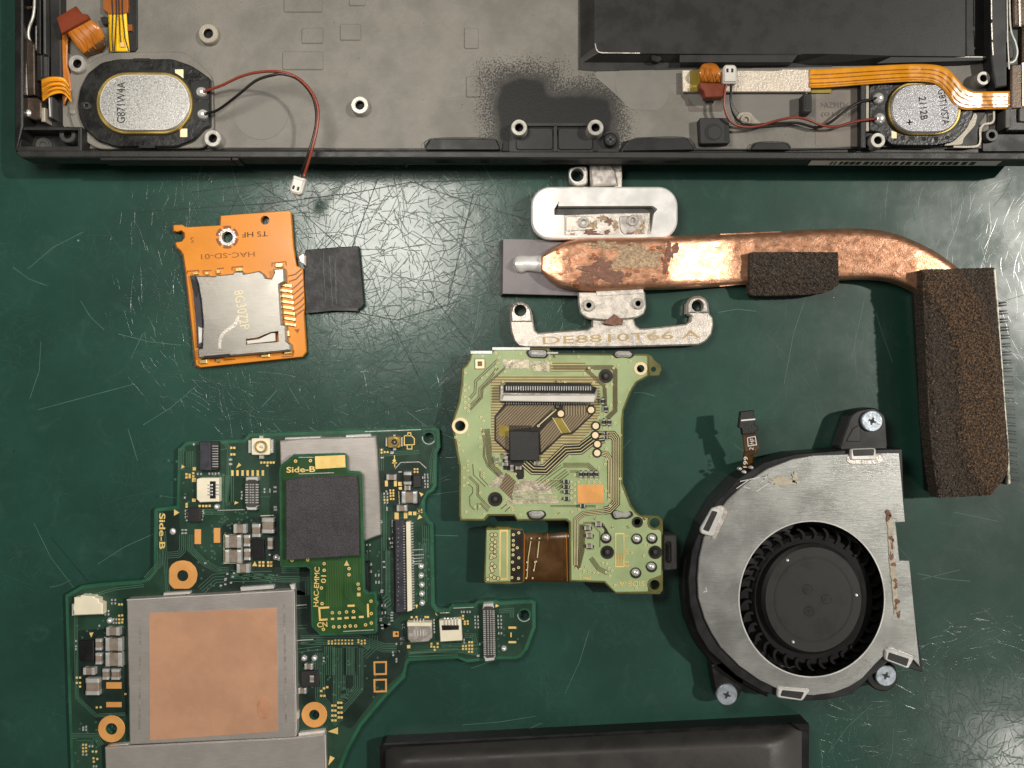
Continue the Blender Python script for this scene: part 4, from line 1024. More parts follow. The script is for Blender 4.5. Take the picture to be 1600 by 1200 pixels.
prism('hub_face', circ(1271, 937, 80, 64, 87), 0.3, 0.50, m_fan, imp, 0.05)
tracks('hub_groove', [circ(1272, 937, 61, 64, 65.5) + [circ(1272, 937, 61, 64, 65.5)[0]]], 3.0, .503, m_deep, imp, None)
for x, y in ((1262, 921), (1291.5, 936.5), (1264.5, 955.5)):
    prism('hub_dimple', circ(x, y, 8.5, 20), .49, .504, m_deep, imp)
    prism('hub_dimple', circ(x, y, 6.6, 18), .49, .508, m_fan, imp, .004)
    prism('hub_dimple', circ(x - .5, y, 3.2, 12), .49, .511, m_deep, imp)
for x, y in ((1231, 876), (1339, 930.6), (1240, 1004)):
    inst('hub_bead', u_ball, imp, x, y, .53, .5, px_w(2.8, .53), px_w(2.8, .53), .03)
V, F = [], []
n = 6
for i in range(n):                                     # one curved blade, seen from above, unit = fan radius
    t = i / (n - 1); r_ = 0.83 + 0.155 * t; a = -0.10 * t + 0.16 * t * t
    for d in (-0.022, 0.022):
        for z_ in (0.12, 0.41):
            V.append((r_ * 1.14 * math.cos(a + d), r_ * 1.14 * math.sin(a + d), z_))
for i in range(n - 1):
    b0, b1 = i * 4, i * 4 + 4
    F += [(b0 + 1, b1 + 1, b1 + 3, b0 + 3), (b0, b1, b1 + 1, b0 + 1), (b0 + 2, b0 + 3, b1 + 3, b1 + 2)]
F += [((n - 1) * 4, (n - 1) * 4 + 2, (n - 1) * 4 + 3, (n - 1) * 4 + 1), (0, 1, 3, 2)]
bl = bpy.data.meshes.new('blade'); bl.from_pydata(V, [], F); bl.update(); with_mat(bl, m_blade)
for i in range(34):
    o = bpy.data.objects.new('blade', bl); COL.objects.link(o); o.parent = imp
    q = P(1268.5, 936, .4); g = org(fan); o.location = (q[0] - g[0], q[1] - g[1], 0)
    o.scale = (.965, 1.03, 1); o.rotation_euler = (0, 0, 2 * math.pi * i / 34 + .05)
def lug(pts, sx, sy, zt):
    prism('lug', rnd(pts, 8), 0.05, zt, m_fan2, fan, 0.02)
    s = prism('screw', circ(sx, sy, 16.5, 28), zt - .05, zt + .05, m_zinc, fan, 0.012)
    for d in (0, 90): many('cross_slot', [rot(rect(sx - 6, sy - 1.6, sx + 6, sy + 1.6), sx, sy, 20 + d)], zt + .03, zt + .0525, m_standd, s, 0, None)
    prism('slot_dimple', circ(sx, sy, 3.2, 10), zt + .03, zt + .0545, m_ink, s)
lug([(1310, 704), (1330, 648), (1342, 640), (1366, 636), (1384, 648), (1388, 704)], 1363, 658, .36)
lug([(1110, 1040), (1118, 1085), (1124, 1100), (1140, 1104), (1154, 1092), (1165, 1060), (1140, 1030)], 1136, 1086, .30)
lug([(1352, 1062), (1366, 1078), (1386, 1082), (1404, 1068), (1400, 1040), (1370, 1034)], 1384.5, 1056, .34)
prism('lug_web', rnd([(1322, 690), (1334, 668), (1344, 664), (1346, 690)], 4), .3, .375, m_fan, fan, .008)
zz6 = Zm(1030, 620, 3.5556); zz7 = Zm(1030, 860, 3.5289)
def clip(pts, inn):
    c = prism('clip', rnd(pts, 4), zp - .02, zp + .04, m_bright, pl, 0.015)
    prism('clip_window', rnd(inn, 2), zp, zp + .044, m_grey, c, 0.0)
clip(zz6((298, 615), (345, 620), (360, 640), (295, 778), (232, 760), (228, 735)), zz6((295, 632), (325, 640), (275, 750), (243, 738)))
prism('clip_pocket', rnd(zz6((300, 612), (350, 600), (385, 640), (310, 795), (285, 800), (292, 770)), 5), zp, zp + .01, m_nickel, pl, .008)
clip(zz6((1065, 290), (1205, 285), (1208, 350), (1065, 352)), zz6((1075, 294), (1195, 290), (1192, 326), (1080, 330)))
prism('clip_pocket', rnd(zz6((1040, 330), (1245, 320), (1245, 360), (1215, 375), (1060, 375), (1040, 355)), 5), zp, zp + .009, m_nickel, pl, .007)
clip(zz7((1250, 545), (1280, 540), (1410, 590), (1375, 655), (1245, 605)), zz7((1268, 562), (1378, 598), (1365, 640), (1258, 600)))
clip(zz7((655, 755), (835, 770), (790, 832), (650, 812)), zz7((680, 770), (800, 782), (782, 820), (668, 802)))
prism('dried_glue', blob(1222, 752, 22, 7, 2.7, a=.5), zp, zp + .012, m_glue, pl)
prism('dried_glue', blob(1242, 747, 5, 8, 5.7, a=.5), zp, zp + .012, m_glue, pl)
gl = [(1389, 800), (1392, 840), (1393, 870), (1397, 905), (1399, 935), (1402, 960)]
q = smooth_path(gl, 40)
L_ = [(p.x - 4 + 2.5 * noise.noise(Vector((i * .4, 1, 0))), p.y) for i, p in enumerate(q)]; R_ = [(p.x + 4 + 3 * noise.noise(Vector((i * .4, 9, 0))), p.y) for i, p in enumerate(q)]
prism('dried_glue', L_ + R_[::-1], zp, zp + .008, m_glue, pl)
for i in range(14):
    a = random.choice(q); prism('glue_fleck', blob(a.x + random.uniform(-2, 4), a.y, random.uniform(1.5, 3.5), random.uniform(2, 6), i * 1.7, 14, .5), zp, zp + .012, m_rust, pl)
tracks('scuff', [zz6((430, 510), (500, 460)), zz6((560, 480), (620, 420)), zz6((540, 525), (610, 480)), zz6((470, 500), (505, 510)), zz6((560, 445), (590, 440), (575, 475)), zz6((450, 470), (640, 430)), zz6((258, 1060), (265, 1080), (245, 1085))], 1.3, zp + .003, m_bright, pl, None)
# fan cable
cb = sheet('cable', [(1160, 738), (1161, 715), (1165, 690), (1161, 682)], [(1176, 730), (1177, 712), (1184, 706), (1182, 680)], lambda t, s, x, y: .34 + .2 * t, m_flexdk, fan, 24, 6)
prism('cable_head', [(1160, 678), (1181, 676), (1187, 701), (1164, 706)], .52, .55, m_flexdk, fan, .005)
prism('plug', [(1157, 643), (1178, 641), (1180, 664), (1184, 667), (1186, 671), (1180, 674), (1180, 677), (1160, 679), (1159, 670), (1154, 668)], .52, .60, m_blk, fan, .01)
tracks('plug_line', [[(1158, 657), (1180, 655)]], 2.2, .604, m_labelw, fan, None)
tracks('cable_frame', [[(1168, 684), (1180, 682), (1182, 695), (1169, 697), (1168, 683.5)]], 1.2, .553, m_labelw, fan, None)
text('HF', 1175, 689.5, .553, 7, m_labelw, fan, 84, fit=9)
text('2', 1174, 701, .553, 6.5, m_labelw, fan, 84)
text('199', 1165, 722, .49, 6.5, m_labelw, fan, 86, fit=17)
for x, y in ((1157, 733), (1175, 731), (1164, 738)): inst('solder_joint', u_ball, fan, x, y, .56, .5, px_w(4, .56), px_w(3, .56), .06)

# ------------------------------------------------------------------ battery pack at the lower edge
bt = thing('battery_pack', 'flat black battery pack lying on the mat, cut off by the bottom edge', 'battery', 930, 1190)
prism('seal_edge', rnd([(593, 1300), (593, 1166), (600, 1162), (660, 1159.5), (1240, 1130), (1263, 1128.5), (1265, 1142), (1264, 1300)], 3), 0.0, 0.30, m_pouch2, bt, 0.02)
inner = [(626, 1300), (624, 1196), (640, 1190), (1020, 1171), (1188, 1164), (1206, 1169), (1206, 1300)]
outer = [(599, 1300), (600, 1170), (612, 1165), (1020, 1143), (1240, 1133), (1258, 1136), (1258, 1300)]
V, F = [], []; lv = ((0.0, .25), (.35, .42), (.62, .53), (.82, .59), (1.0, .62), (1.12, .63))
for k, z_ in lv:
    for (ix, iy), (ox_, oy_) in zip(inner, outer): V.append(P(ox_ + (ix - ox_) * k, oy_ + (iy - oy_) * k, z_))
for r_ in range(len(lv) - 1):
    for i in range(6): F.append((r_ * 7 + i, r_ * 7 + i + 1, (r_ + 1) * 7 + i + 1, (r_ + 1) * 7 + i)[::-1])
F.append(tuple(range((len(lv) - 1) * 7, len(lv) * 7))[::-1])
a_, b_, c_ = (Vector(V[i]) for i in F[-1][:3])
if (b_ - a_).cross(c_ - b_).z < 0: F = [f[::-1] for f in F]
link('cell', mesh('cell', V, F, bt), m_pouch, bt, None, True)
prism('corner_fold', rnd([(1236, 1130), (1264, 1129), (1265, 1141), (1250, 1143)], 3), 0.25, 0.36, m_pouch2, bt, 0.015)

# ------------------------------------------------------------------ game card reader board (light green)
gc = thing('cartridge_slot_board', 'light green circuit board with brown flex tail and small thumb wheel', 'circuit board', 870, 720)
z5 = Zm(700, 520, 4.2105); za = Zm(700, 540, 8.8889); zb = Zm(860, 540, 8.8889); zc = Zm(700, 670, 7.5); zd = Zm(860, 670, 7.5); ze = Zm(700, 760, 4.2105)
T = 0.36
gol = [(735, 550.5), (768, 549.5), (771, 544), (858, 543.5), (862, 552), (1012, 553), (1014, 556), (1014, 588), (1005, 593), (996, 598), (988, 610), (975, 641), (974, 655), (973.5, 755), (986, 788), (994, 800), (1001, 805.5), (1029, 806), (1036, 813), (1036, 922), (1031, 929), (962, 928), (944, 911), (889, 909), (889, 817), (884, 813.5), (808, 814), (803, 806.5), (764, 806.5), (757, 814), (719, 814), (717, 806), (717, 728), (712, 704), (706.5, 670), (707, 655), (716, 628), (720, 600), (721, 576), (728, 570), (733, 562)]
holes = [circ(719, 665.5, 7.5, 20), circ(1001, 576, 6.5, 20), circ(996, 816, 5.5, 16), circ(1023, 817, 8, 20), circ(1023, 914, 8, 20)]
prism('board', gol, T - 0.08, T, m_lpcbe, gc, 0.012, holes=holes)
gin = inset(gol[::-1] if area2(gol) < 0 else gol, 3.8)
light = [(738, 553.5), (770, 552), (773, 547), (856, 546.5), (860, 555), (1009, 556), (1011, 558), (1011, 586), (1002, 591), (993, 596), (984, 610), (972, 640), (970, 655), (970, 756), (983, 790), (991, 801), (997, 806), (1005, 809), (1012, 810), (1013, 823), (1030, 828), (1033, 832), (1033, 898), (1014, 906), (1012, 924), (962, 924.5), (945, 907.5), (893, 906), (892.5, 815), (886, 810), (809, 810.5), (804, 803), (762, 803), (755, 810.5), (722, 810.5), (720.5, 806), (720.5, 728), (716, 704), (710, 670), (710.5, 655), (719.5, 630), (724, 600), (725, 577), (731, 572), (736, 563)]
prism('soldermask', light, T - .01, T + .003, m_lpcb, gc, 0, holes=[circ(719, 665.5, 11.5, 24), circ(1001, 576, 9.5, 20), circ(996, 816, 8.5, 16)])
prism('clear_tab', [(1012, 553), (1018, 556), (1023, 563), (1032, 570), (1034, 578), (1030, 587), (1014, 588)], T - .08, T - 0.02, m_lpcbe, gc, 0.01, holes=(circ(1021, 577, 4, 14),))
# the metal card slot under the board and its bright folded edge along the top
prism('slot_shell', [(745, 556), (1000, 556), (966, 650), (966, 760), (880, 800), (730, 800), (728, 600)], 0.0, T - 0.08, m_deep, gc)
many('shell_edge', [rect(735, 548, 769, 553), rect(769, 542.5, 828, 547), rect(855, 550, 872, 553)], T - .06, T + .02, m_bright, gc, 0.005)
zl = T + .006
# fields of fine parallel tracks
def flat(name, pts, mat, dz=0.0): return prism(name, pts, T, zl + dz, mat, gc)
flat('track_field', z5((280, 300), (345, 280), (985, 280), (1000, 330), (1000, 540), (970, 580), (950, 640), (900, 680), (860, 740), (760, 740), (640, 860), (560, 830), (390, 810), (285, 790)), m_hatchH, -.002)
many('field_outline', [z5((375, 462), (715, 462), (960, 475), (970, 520), (950, 545), (818, 668), (755, 672), (620, 800), (560, 812), (395, 792), (305, 708), (305, 548))], T, zl, m_gapdk, gc, 0, None)  # dark backing that shows as a contour round the track fields
flat('track_field', z5((385, 478), (690, 476), (700, 490), (556, 622), (402, 640), (402, 765), (390, 772), (317, 700), (317, 555)), m_hatchA, .002)
flat('track_field', z5((742, 556), (760, 478), (930, 478), (955, 520), (940, 540), (812, 655), (750, 662), (612, 786), (604, 650), (700, 560)), m_hatchB, .002)
flat('track_field', z5((760, 478), (930, 478), (930, 545), (770, 540)), m_hatchV, .0035)
flat('gold_field', z5((690, 560), (745, 560), (800, 655), (745, 660)), m_olive, .0035)
tracks('cream_track', [z5((688, 558), (748, 660)), z5((745, 560), (805, 655))], 1.0, zl + .005, m_cream, gc)
flat('olive_patch', z5((335, 600), (400, 620), (402, 680), (335, 680)), m_olive, .004)
tracks('slot_gap', [z5((720, 490), (592, 612)), z5((720, 470), (720, 500))], 6.5, zl + .004, m_gapdk, gc)
tracks('cream_track', [z5((712, 505), (594, 610))], 1.6, zl + .006, m_cream, gc)
# silver patches
for p in (z5((355, 176), (532, 176), (532, 236), (372, 236)), z5((532, 184), (668, 190), (668, 256), (560, 250)), z5((335, 925), (385, 930), (345, 1020), (262, 1018)), z5((450, 985), (520, 965), (665, 985), (700, 1060), (420, 1065)), z5((410, 1072), (715, 1072), (712, 1088), (400, 1090)), z5((390, 1100), (705, 1095), (740, 1118), (380, 1140))):
    flat('silver_patch', p, m_silver, .003)
tracks('silver_line', [z5((430, 1068), (700, 1068)), z5((420, 1092), (700, 1092)), z5((390, 1128), (860, 1128))], 2.0, zl + .005, m_lpcb, gc)
# bundles of tracks
brown = []
def bundle(pts, n, gap): brown.extend(par_lines(pts, n, gap))
bundle(z5((690, 228), (1080, 228), (1100, 246), (1100, 512), (1045, 565)), 5, 1.5)
bundle(z5((905, 240), (1030, 350), (1035, 480)), 4, 1.6)
bundle(za((690, 200), (385, 490), (375, 650), (300, 740)), 2, 3.0)
bundle(za((690, 300), (590, 440), (440, 600), (430, 720), (310, 830)), 2, 2.6)
bundle(za((800, 300), (480, 600), (470, 720), (310, 890)), 2, 1.8)
bundle(zc((400, 0), (430, 180), (420, 320), (470, 440), (600, 560)), 2, 2.0)
bundle(zc((455, 0), (480, 200), (480, 300), (510, 420), (620, 540)), 5, 1.8)
bundle(zc((680, 540), (790, 620)), 1, 1)
bundle(zc((290, 410), (300, 540), (440, 680)), 1, 2)
bundle(zc((250, 560), (350, 660), (350, 780), (490, 930)), 2, 2.4)
bundle(zc((375, 490), (375, 560), (470, 660)), 1, 2)
bundle(zc((230, 640), (290, 690), (290, 750), (250, 800), (260, 900), (310, 950)), 1, 2)
bundle(zc((345, 870), (345, 950)), 1, 2); bundle(zc((375, 870), (470, 965)), 2, 2.2)
bundle(zc((690, 880), (620, 940)), 1, 1); bundle(zc((725, 915), (670, 970)), 1, 1)
bundle(zd((130, 420), (-160, 640)), 3, 4.0); bundle(zd((200, 500), (-60, 700)), 3, 4.0); bundle(zd((70, 700), (150, 640)), 3, 3.6)
bundle(zd((150, 425), (440, 425), (550, 520)), 4, 2.0); bundle(zd((230, 500), (330, 500)), 2, 2)
bundle(zd((0, 905), (330, 905)), 2, 2); bundle(zd((420, 905), (530, 905)), 2, 2)
bundle(ze((885, 250), (880, 420), (850, 540)), 6, 1.6)
bundle(ze((940, 470), (990, 540), (1050, 570)), 4, 2.0); bundle(ze((960, 265), (1000, 300), (1000, 400)), 1, 1); bundle(ze((890, 240), (960, 240)), 2, 2)
bundle(ze((1025, 250), (1045, 290)), 1, 1)
tracks('brown_gap', brown, 0.95, zl + .004, m_gapbr, gc)
flat('track_field', zc((680, 515), (795, 610), (745, 770), (760, 840), (605, 690)), m_hatchA, .005)
flat('track_field', z5((675, 190), (905, 198), (905, 255), (675, 255)), m_hatchH, .0015)
# thick dark bus with cream tracks
def bus(pts, n, gap, wd):
    tracks('dark_bus', [pts], wd, zl + .005, m_gapdk, gc); tracks('cream_track', par_lines(pts, n, gap), 1.0, zl + .0075, m_cream, gc)
bus(z5((505, 850), (560, 898), (640, 900), (775, 770), (870, 765), (955, 700), (1030, 690)), 4, 4.4, 17)
bus(z5((960, 672), (1085, 672), (1105, 700), (1105, 1120), (1060, 1165), (1030, 1170)), 4, 2.9, 12.5)
bus(ze((1030, 165), (890, 180), (840, 220), (842, 520)), 3, 2.4, 7.5)
bus(z5((1000, 790), (1045, 800), (1065, 830), (1068, 1100)), 3, 2.4, 8)
flat('dark_gap', z5((360, 830), (405, 790), (500, 845), (500, 960), (460, 965), (430, 905), (365, 900)), m_gapdk, .004)
# test pads
for x, y in zb((565, 893), (145, 945), (630, 1115)) + zd((525, 75), (550, 180), (548, 283)):
    prism('pad_gap', circ(x, y, 7.4, 20), T, zl + .008, m_gapdk, gc); prism('test_pad', circ(x, y, 4.9, 20), T, zl + .012, m_goldpale, gc)
prism('copper_pad', zd((315, 655), (622, 655), (622, 868), (318, 868)), T, zl + .006, m_cupad, gc)
prism('target_mark', za((372, 183), (515, 183), (515, 325), (372, 325)), T, zl + .006, m_gapdk, gc); prism('target_mark', za((380, 190), (507, 190), (507, 318), (380, 318)), T, zl + .009, m_goldpale, gc)
prism('target_mark', za((410, 218), (474, 218), (474, 285), (410, 285)), T, zl + .012, m_rust, gc)
for x, y, r_ in ((719, 665.5, 13), (1001, 576, 10.5)):
    prism('plated_ring', circ(x, y, r_, 28), T, zl + .008, m_goldpale, gc, 0.004, holes=(circ(x, y, r_ - 4.5, 24),))
for x, y, r_ in zb((770, 422, 0),) if False else ((946.6, 587.5, 11), (773.8, 780, 11.3), (949, 863, 10.5), (1024, 863, 10.5)):
    prism('peg_ring', circ(x, y, r_, 28), T, zl + .007, m_gapdk, gc)
    prism('peg', circ(x, y, 6.2, 20), T, T + .04, m_deep, gc, 0.01); prism('peg_tip', circ(x, y, 3.4, 16), T, T + .07, m_standd, gc, 0.015)
for x, y in ((1023, 817), (1023, 914), (996, 816)):
    prism('hole_rim', circ(x, y, 11 if x > 1000 else 8.6, 24), T, zl + .006, m_lpcbe if x > 1000 else m_gapdk, gc, 0, holes=(circ(x, y, 8 if x > 1000 else 5.5, 20),))
# flat cable connector
fc = prism('flat_cable_connector', z5((338, 345), (375, 345), (380, 325), (940, 332), (945, 350), (980, 360), (980, 400), (965, 460), (340, 452)), T, T + .10, m_deep, gc, 0.01)
prism('latch_bar', z5((365, 412), (970, 412), (962, 458), (350, 450)), T + .05, T + .17, m_white, fc, 0.012)
prism('contact_rail', z5((345, 345), (365, 347), (365, 395), (965, 400), (980, 362), (985, 405), (968, 455), (960, 412), (362, 408), (360, 450), (340, 450)), T + .05, T + .15, m_nickel, fc, 0.008)
pinm = with_mat(unit_box('connector_pin', 0.1, 0.2), m_solder)
for k in range(36):
    x, y = z5((385 + k * 15.8, 366))[0]
    inst('connector_pin', pinm, fc, x, y, T + .15, T + .08, px_w(2.0, T), px_w(7, T), .07)
many('connector_lead', boxes_px([(z5((385 + k * 15.8, 462))[0] + (1.6, 4)) for k in range(36)] + [(z5((395 + k * 17, 345))[0] + (1.6, 2)) for k in range(32)]), T, T + .03, m_solder, gc, 0.003)
# chips and small parts
ch = prism('chip', z5((404, 645), (598, 648), (602, 842), (406, 842)), T, T + .10, m_chip, gc, 0.012)
many('chip_lead', boxes_px([(z5((405 + 9.5 * k, 628))[0] + (1.1, 9)) for k in range(16)] + [(z5((425 + 14 * k, 850))[0] + (1.1, 6)) for k in range(5)]), T, zl + .012, m_gapdk, gc)
for x, y, v in ((317, 835, 1), (375, 810, 1), (384, 832, 1), (420, 890, 1), (464, 890, 0), (585, 858, 0), (376, 865, 0)):
    q = z5((x, y))[0]; w2, h2 = (5, 9) if v else (9, 5)
    cap(gc, q[0] - w2 / 2, q[1] - h2 / 2, q[0] + w2 / 2, q[1] + h2 / 2, zl + .006, .05, bool(v))
def smd(lst, v, dark=True, k=(5.5, 10)):
    for x, y in lst:
        w2, h2 = k if v else k[::-1]
        prism('part_gap', circ(x, y, w2 * .75, 14, h2 * .75), T, zl + .008, m_gapdk, gc)
        cap(gc, x - w2 / 2, y - h2 / 2, x + w2 / 2, y + h2 / 2, zl + .008, .05, bool(v), dark)
smd(zb((728, 775), (775, 880), (743, 1065), (818, 1065)), 1, True, (4.6, 9))
smd(zd((358, 535), (417, 535), (480, 535), (540, 535)), 1, True, (4.4, 9)); smd(zd((185, 620), (185, 680), (190, 740), (190, 820)), 0, True, (4.4, 9))
smd(zd((378, 905),), 0, True, (4.6, 8)); smd(ze((918, 275), (990, 250), (930, 325), (930, 395)), 0, False, (6, 10)); smd(zd((648, 55), (648, 102)), 0, True, (3.5, 6))
# solder on the slot tabs
def slug(pts, h=.07): 
    prism('slug_gap', rnd([((x - sum(p[0] for p in pts) / len(pts)) * 1.25 + sum(p[0] for p in pts) / len(pts), (y - sum(p[1] for p in pts) / len(pts)) * 1.35 + sum(p[1] for p in pts) / len(pts)) for x, y in pts], 6), T, zl + .009, m_gapdk, gc)
    prism('solder_slug', rnd(pts, 6), T, T + h, m_solder, gc, 0.035)
slug(za((1110, 90), (1160, 60), (1350, 65), (1375, 110), (1340, 160), (1150, 155)))
slug(zb((890, 120), (930, 75), (1110, 80), (1145, 130), (1090, 170), (1020, 150), (930, 165)))
slug(zc((940, 990), (980, 970), (1110, 970), (1135, 1010), (1080, 1055), (970, 1050)))
slug(zd((730, 990), (770, 960), (850, 990), (930, 975), (950, 1010), (900, 1045), (830, 1040), (760, 1055)))
for p in ze((1040, 340), (1243, 346), (1343, 343), (1340, 530), (1236, 570)):
    prism('slug_gap', circ(p[0], p[1], 8.6, 18), T, zl + .009, m_gapdk, gc); inst('solder_joint', u_ball, gc, p[0], p[1], T + .06, T, px_w(6.8, T), px_w(6.2, T), .07)
prism('drop_gap', rnd(ze((1000, 245), (1040, 270), (1075, 340), (1040, 365), (1005, 345), (1035, 290)), 3), T, zl + .006, m_gapdk, gc)
prism('gold_frame', ze((1100, 308), (1160, 308), (1160, 532), (1100, 532)), T, zl + .004, m_gold, gc, 0, holes=(ze((1106, 315), (1154, 315), (1154, 525), (1106, 525)),))
tracks('gold_mesh', [ze((1110 + 10 * k, 440), (1110 + 10 * k, 522)) for k in range(5)] + [ze((1108, 445 + 15 * k), (1152, 445 + 15 * k)) for k in range(6)], .7, zl + .004, m_gold, gc)
text('1', 979.5, 837.5, zl + .005, 7, m_gold, gc, -90); text("'18", 979.5, 860, zl + .005, 7, m_gold, gc, -90, fit=12); text('12', 979.5, 882, zl + .005, 7, m_gold, gc, -90, fit=9)
text('SIDE-A', 987, 912, zl + .005, 8, m_gold, gc, 180, fit=40)
tracks('gold_mark', [ze((866, 570), (870, 610)), ze((888, 600), (935, 608), (938, 590))], 1.2, zl + .004, m_gold, gc)
# vias
via = za((245, 380), (240, 548), (290, 585), (240, 625), (240, 715), (290, 745), (240, 790), (290, 830), (240, 870), (285, 915), (460, 995), (495, 1050), (455, 1165), (475, 450), (545, 410), (665, 110), (715, 165), (690, 240), (670, 300), (660, 365), (795, 370), (1010, 115), (1475, 150), (1415, 180), (1365, 215), (1300, 275), (1200, 305), (1120, 340), (480, 150), (765, 500), (1430, 240), (1500, 505), (1565, 505), (1520, 850), (1475, 890), (1255, 1115))
via += zb((50, 150), (390, 155), (855, 165), (945, 280), (880, 310), (1110, 225), (480, 390), (580, 345), (540, 310), (600, 520), (780, 570), (855, 540), (1095, 610), (960, 790), (845, 830), (670, 1000), (900, 1080), (760, 955), (745, 1140), (825, 1140), (75, 505), (150, 505), (205, 505), (95, 850), (50, 890))
via += zc((235, 80), (90, 100), (130, 145), (130, 200), (175, 265), (415, 60), (380, 110), (380, 215), (230, 380), (235, 430), (190, 460), (230, 495), (375, 480), (420, 525), (425, 570), (190, 575), (228, 635), (190, 665), (380, 750), (675, 830), (215, 975), (425, 1000), (760, 950), (850, 1010), (1300, 985), (745, 920), (315, 915), (375, 910), (570, 430), (790, 530), (745, 540), (900, 580), (1165, 605), (1220, 605), (1275, 605), (1100, 365))
via += zd((655, 235), (655, 360), (645, 415), (570, 460), (285, 540), (225, 325), (475, 325), (355, 585), (415, 585), (480, 585), (540, 585), (330, 625), (450, 630), (510, 630), (575, 630), (285, 655), (285, 715), (285, 790), (285, 870), (245, 625), (245, 690), (245, 750), (245, 815), (655, 730), (690, 780), (685, 830), (700, 900), (545, 920), (340, 950), (250, 975), (105, 990), (520, 1050), (820, 75), (820, 585), (840, 745), (75, 610), (20, 610), (120, 815), (60, 800), (730, 1150), (915, 1150), (1100, 1055), (1100, 1080))
via += ze((1085, 270), (1185, 268), (968, 212), (1290, 215), (1290, 455), (1210, 438), (1295, 385), (1325, 385), (1240, 670), (1100, 650), (840, 540), (870, 545), (895, 560), (930, 560), (960, 570), (985, 570), (1020, 505), (1045, 510), (1060, 540), (1080, 555), (1040, 565), (1065, 590), (910, 530))
rings('via', via, zl + .009, m_cream, gc, 2.1, 0.8)
many('via_hole', [circ(x, y, 0.9, 6) for x, y in via], T, zl + .0085, m_gapdk, gc)
# flex tail with its stiff end
sheet('flex_tail', ze((500, 310), (560, 305), (660, 308), (805, 300)), ze((500, 628), (560, 625), (660, 628), (805, 632)), lambda t, s, x, y: T - .05 - .03 * math.sin(math.pi * t), m_flexdk, gc, 30, 8)
tracks('flex_edge', [ze((780, 310), (785, 625)), ze((655, 310), (658, 350)), ze((505, 310), (500, 620))], 1.0, T - .01, m_flexbr, gc)
tracks('flex_track', [ze((545, 360), (528, 470)), ze((600, 360), (588, 470)), ze((528, 470), (520, 600)), ze((575, 500), (565, 560))], 1.1, T - .035, m_cream, gc)
many('flex_pad', boxes_px([(p[0], p[1], 2.4, 2.2) for p in ze((548, 342), (602, 342), (520, 500), (572, 498), (518, 550), (565, 550), (515, 604), (557, 604), (580, 495))]), T - .05, T - .025, m_cream, gc)
ee = rnd(ze((248, 285), (255, 272), (310, 275), (320, 265), (400, 270), (420, 278), (485, 280), (500, 300), (500, 630), (480, 640), (400, 645), (245, 640), (235, 620)), 2)
prism('end_board', ee, T - .16, T - .02, m_lpcbe, gc, 0.012)
prism('end_mask', ze((255, 288), (410, 285), (410, 622), (248, 628)), T - .03, T - .016, m_lpcb, gc)
prism('end_mask', ze((415, 282), (495, 290), (492, 630), (412, 632)), T - .03, T - .017, m_gapdk, gc)
prism('gold_frame', ze((338, 285), (395, 285), (395, 615), (335, 615)), T - .02, T - .012, m_gold, gc, 0, holes=(ze((349, 298), (384, 298), (384, 604), (346, 604)),))
ev = ze((288, 318), (312, 318), (292, 350), (310, 365), (288, 385), (310, 395), (288, 412), (310, 430), (288, 452), (306, 460), (284, 470), (290, 510), (308, 528), (285, 538), (292, 555), (284, 585), (305, 600), (330, 606), (262, 612))
ev2 = ze((430, 318), (466, 305), (430, 356), (430, 386), (456, 404), (428, 418), (428, 450), (466, 470), (424, 498), (464, 534), (432, 546), (420, 600), (464, 606))
rings('via', ev + ev2, T - .010, m_cream, gc, 2.4, 0.9)
rings('via_halo', ev, T - .012, m_gapbr, gc, 3.6, 2.2)
# thumb wheel holder
wh = prism('wheel_holder', rnd(ze((1418, 318), (1505, 318), (1508, 548), (1418, 555)), 3), 0.1, T + .04, m_rim, gc, 0.015)
prism('wheel_slot', ze((1440, 360), (1472, 360), (1472, 510), (1440, 510)), 0.2, T + .044, m_deep, wh)
prism('thumb_wheel', rnd(ze((1438, 372), (1470, 362), (1474, 500), (1440, 505)), 4), 0.2, T + .09, m_blk, wh, 0.03)

# ------------------------------------------------------------------ main logic board (dark green)
mb = thing('logic_board', 'large dark green logic board with tin shields and copper foil, cut off below', 'circuit board', 330, 980)
B = 0.13
y1 = Zm(80, 660, 4); y2 = Zm(260, 660, 8); y3 = Zm(260, 790, 8); y4 = Zm(570, 660, 11.4286); y5 = Zm(570, 760, 11.4286); y6 = Zm(560, 860, 8.5714); y7 = Zm(440, 930, 8); y8 = Zm(620, 930, 6.6667); y9 = Zm(90, 920, 4.2857); yt = Zm(440, 1050, 8)
mo = [(101, 930), (127, 915), (160, 911), (218, 907), (232, 902), (239, 893), (240, 797), (243, 794), (275, 790), (277, 703), (290, 690), (381, 686), (388, 677), (560, 671), (680, 667), (687, 671), (688, 699), (683, 709), (682, 760), (677, 768), (668, 773), (664, 782), (664, 800), (670, 811), (677, 818), (679, 944), (684, 951.5), (699, 952), (705, 946), (740, 944), (745, 939.5), (775, 938), (781, 940), (830, 937), (837, 940), (837, 981), (824, 1016), (815, 1027), (806, 1031), (770, 1031), (730, 1036), (722, 1033), (714, 1030), (640, 1034), (636, 1040), (632, 1060), (602, 1091), (565, 1135), (545, 1172), (534, 1200), (526, 1260), (112, 1260), (106, 1100)]
prism('board', mo, 0.03, B, m_pcbedge, mb, 0.012, holes=(circ(285.5, 899.5, 8.5, 20), circ(174, 1139, 9, 20), circ(491, 1117, 8, 20), circ(670, 684, 8, 20), circ(819, 961, 8, 20)))
mi = inset([P(x, y, B)[:2] for x, y in (mo if area2([P(x, y, B)[:2] for x, y in mo]) > 0 else mo[::-1])], 0.055)
mi = [(800 + x * 100 * H / (H - B), 600 - y * 100 * H / (H - B)) for x, y in mi]
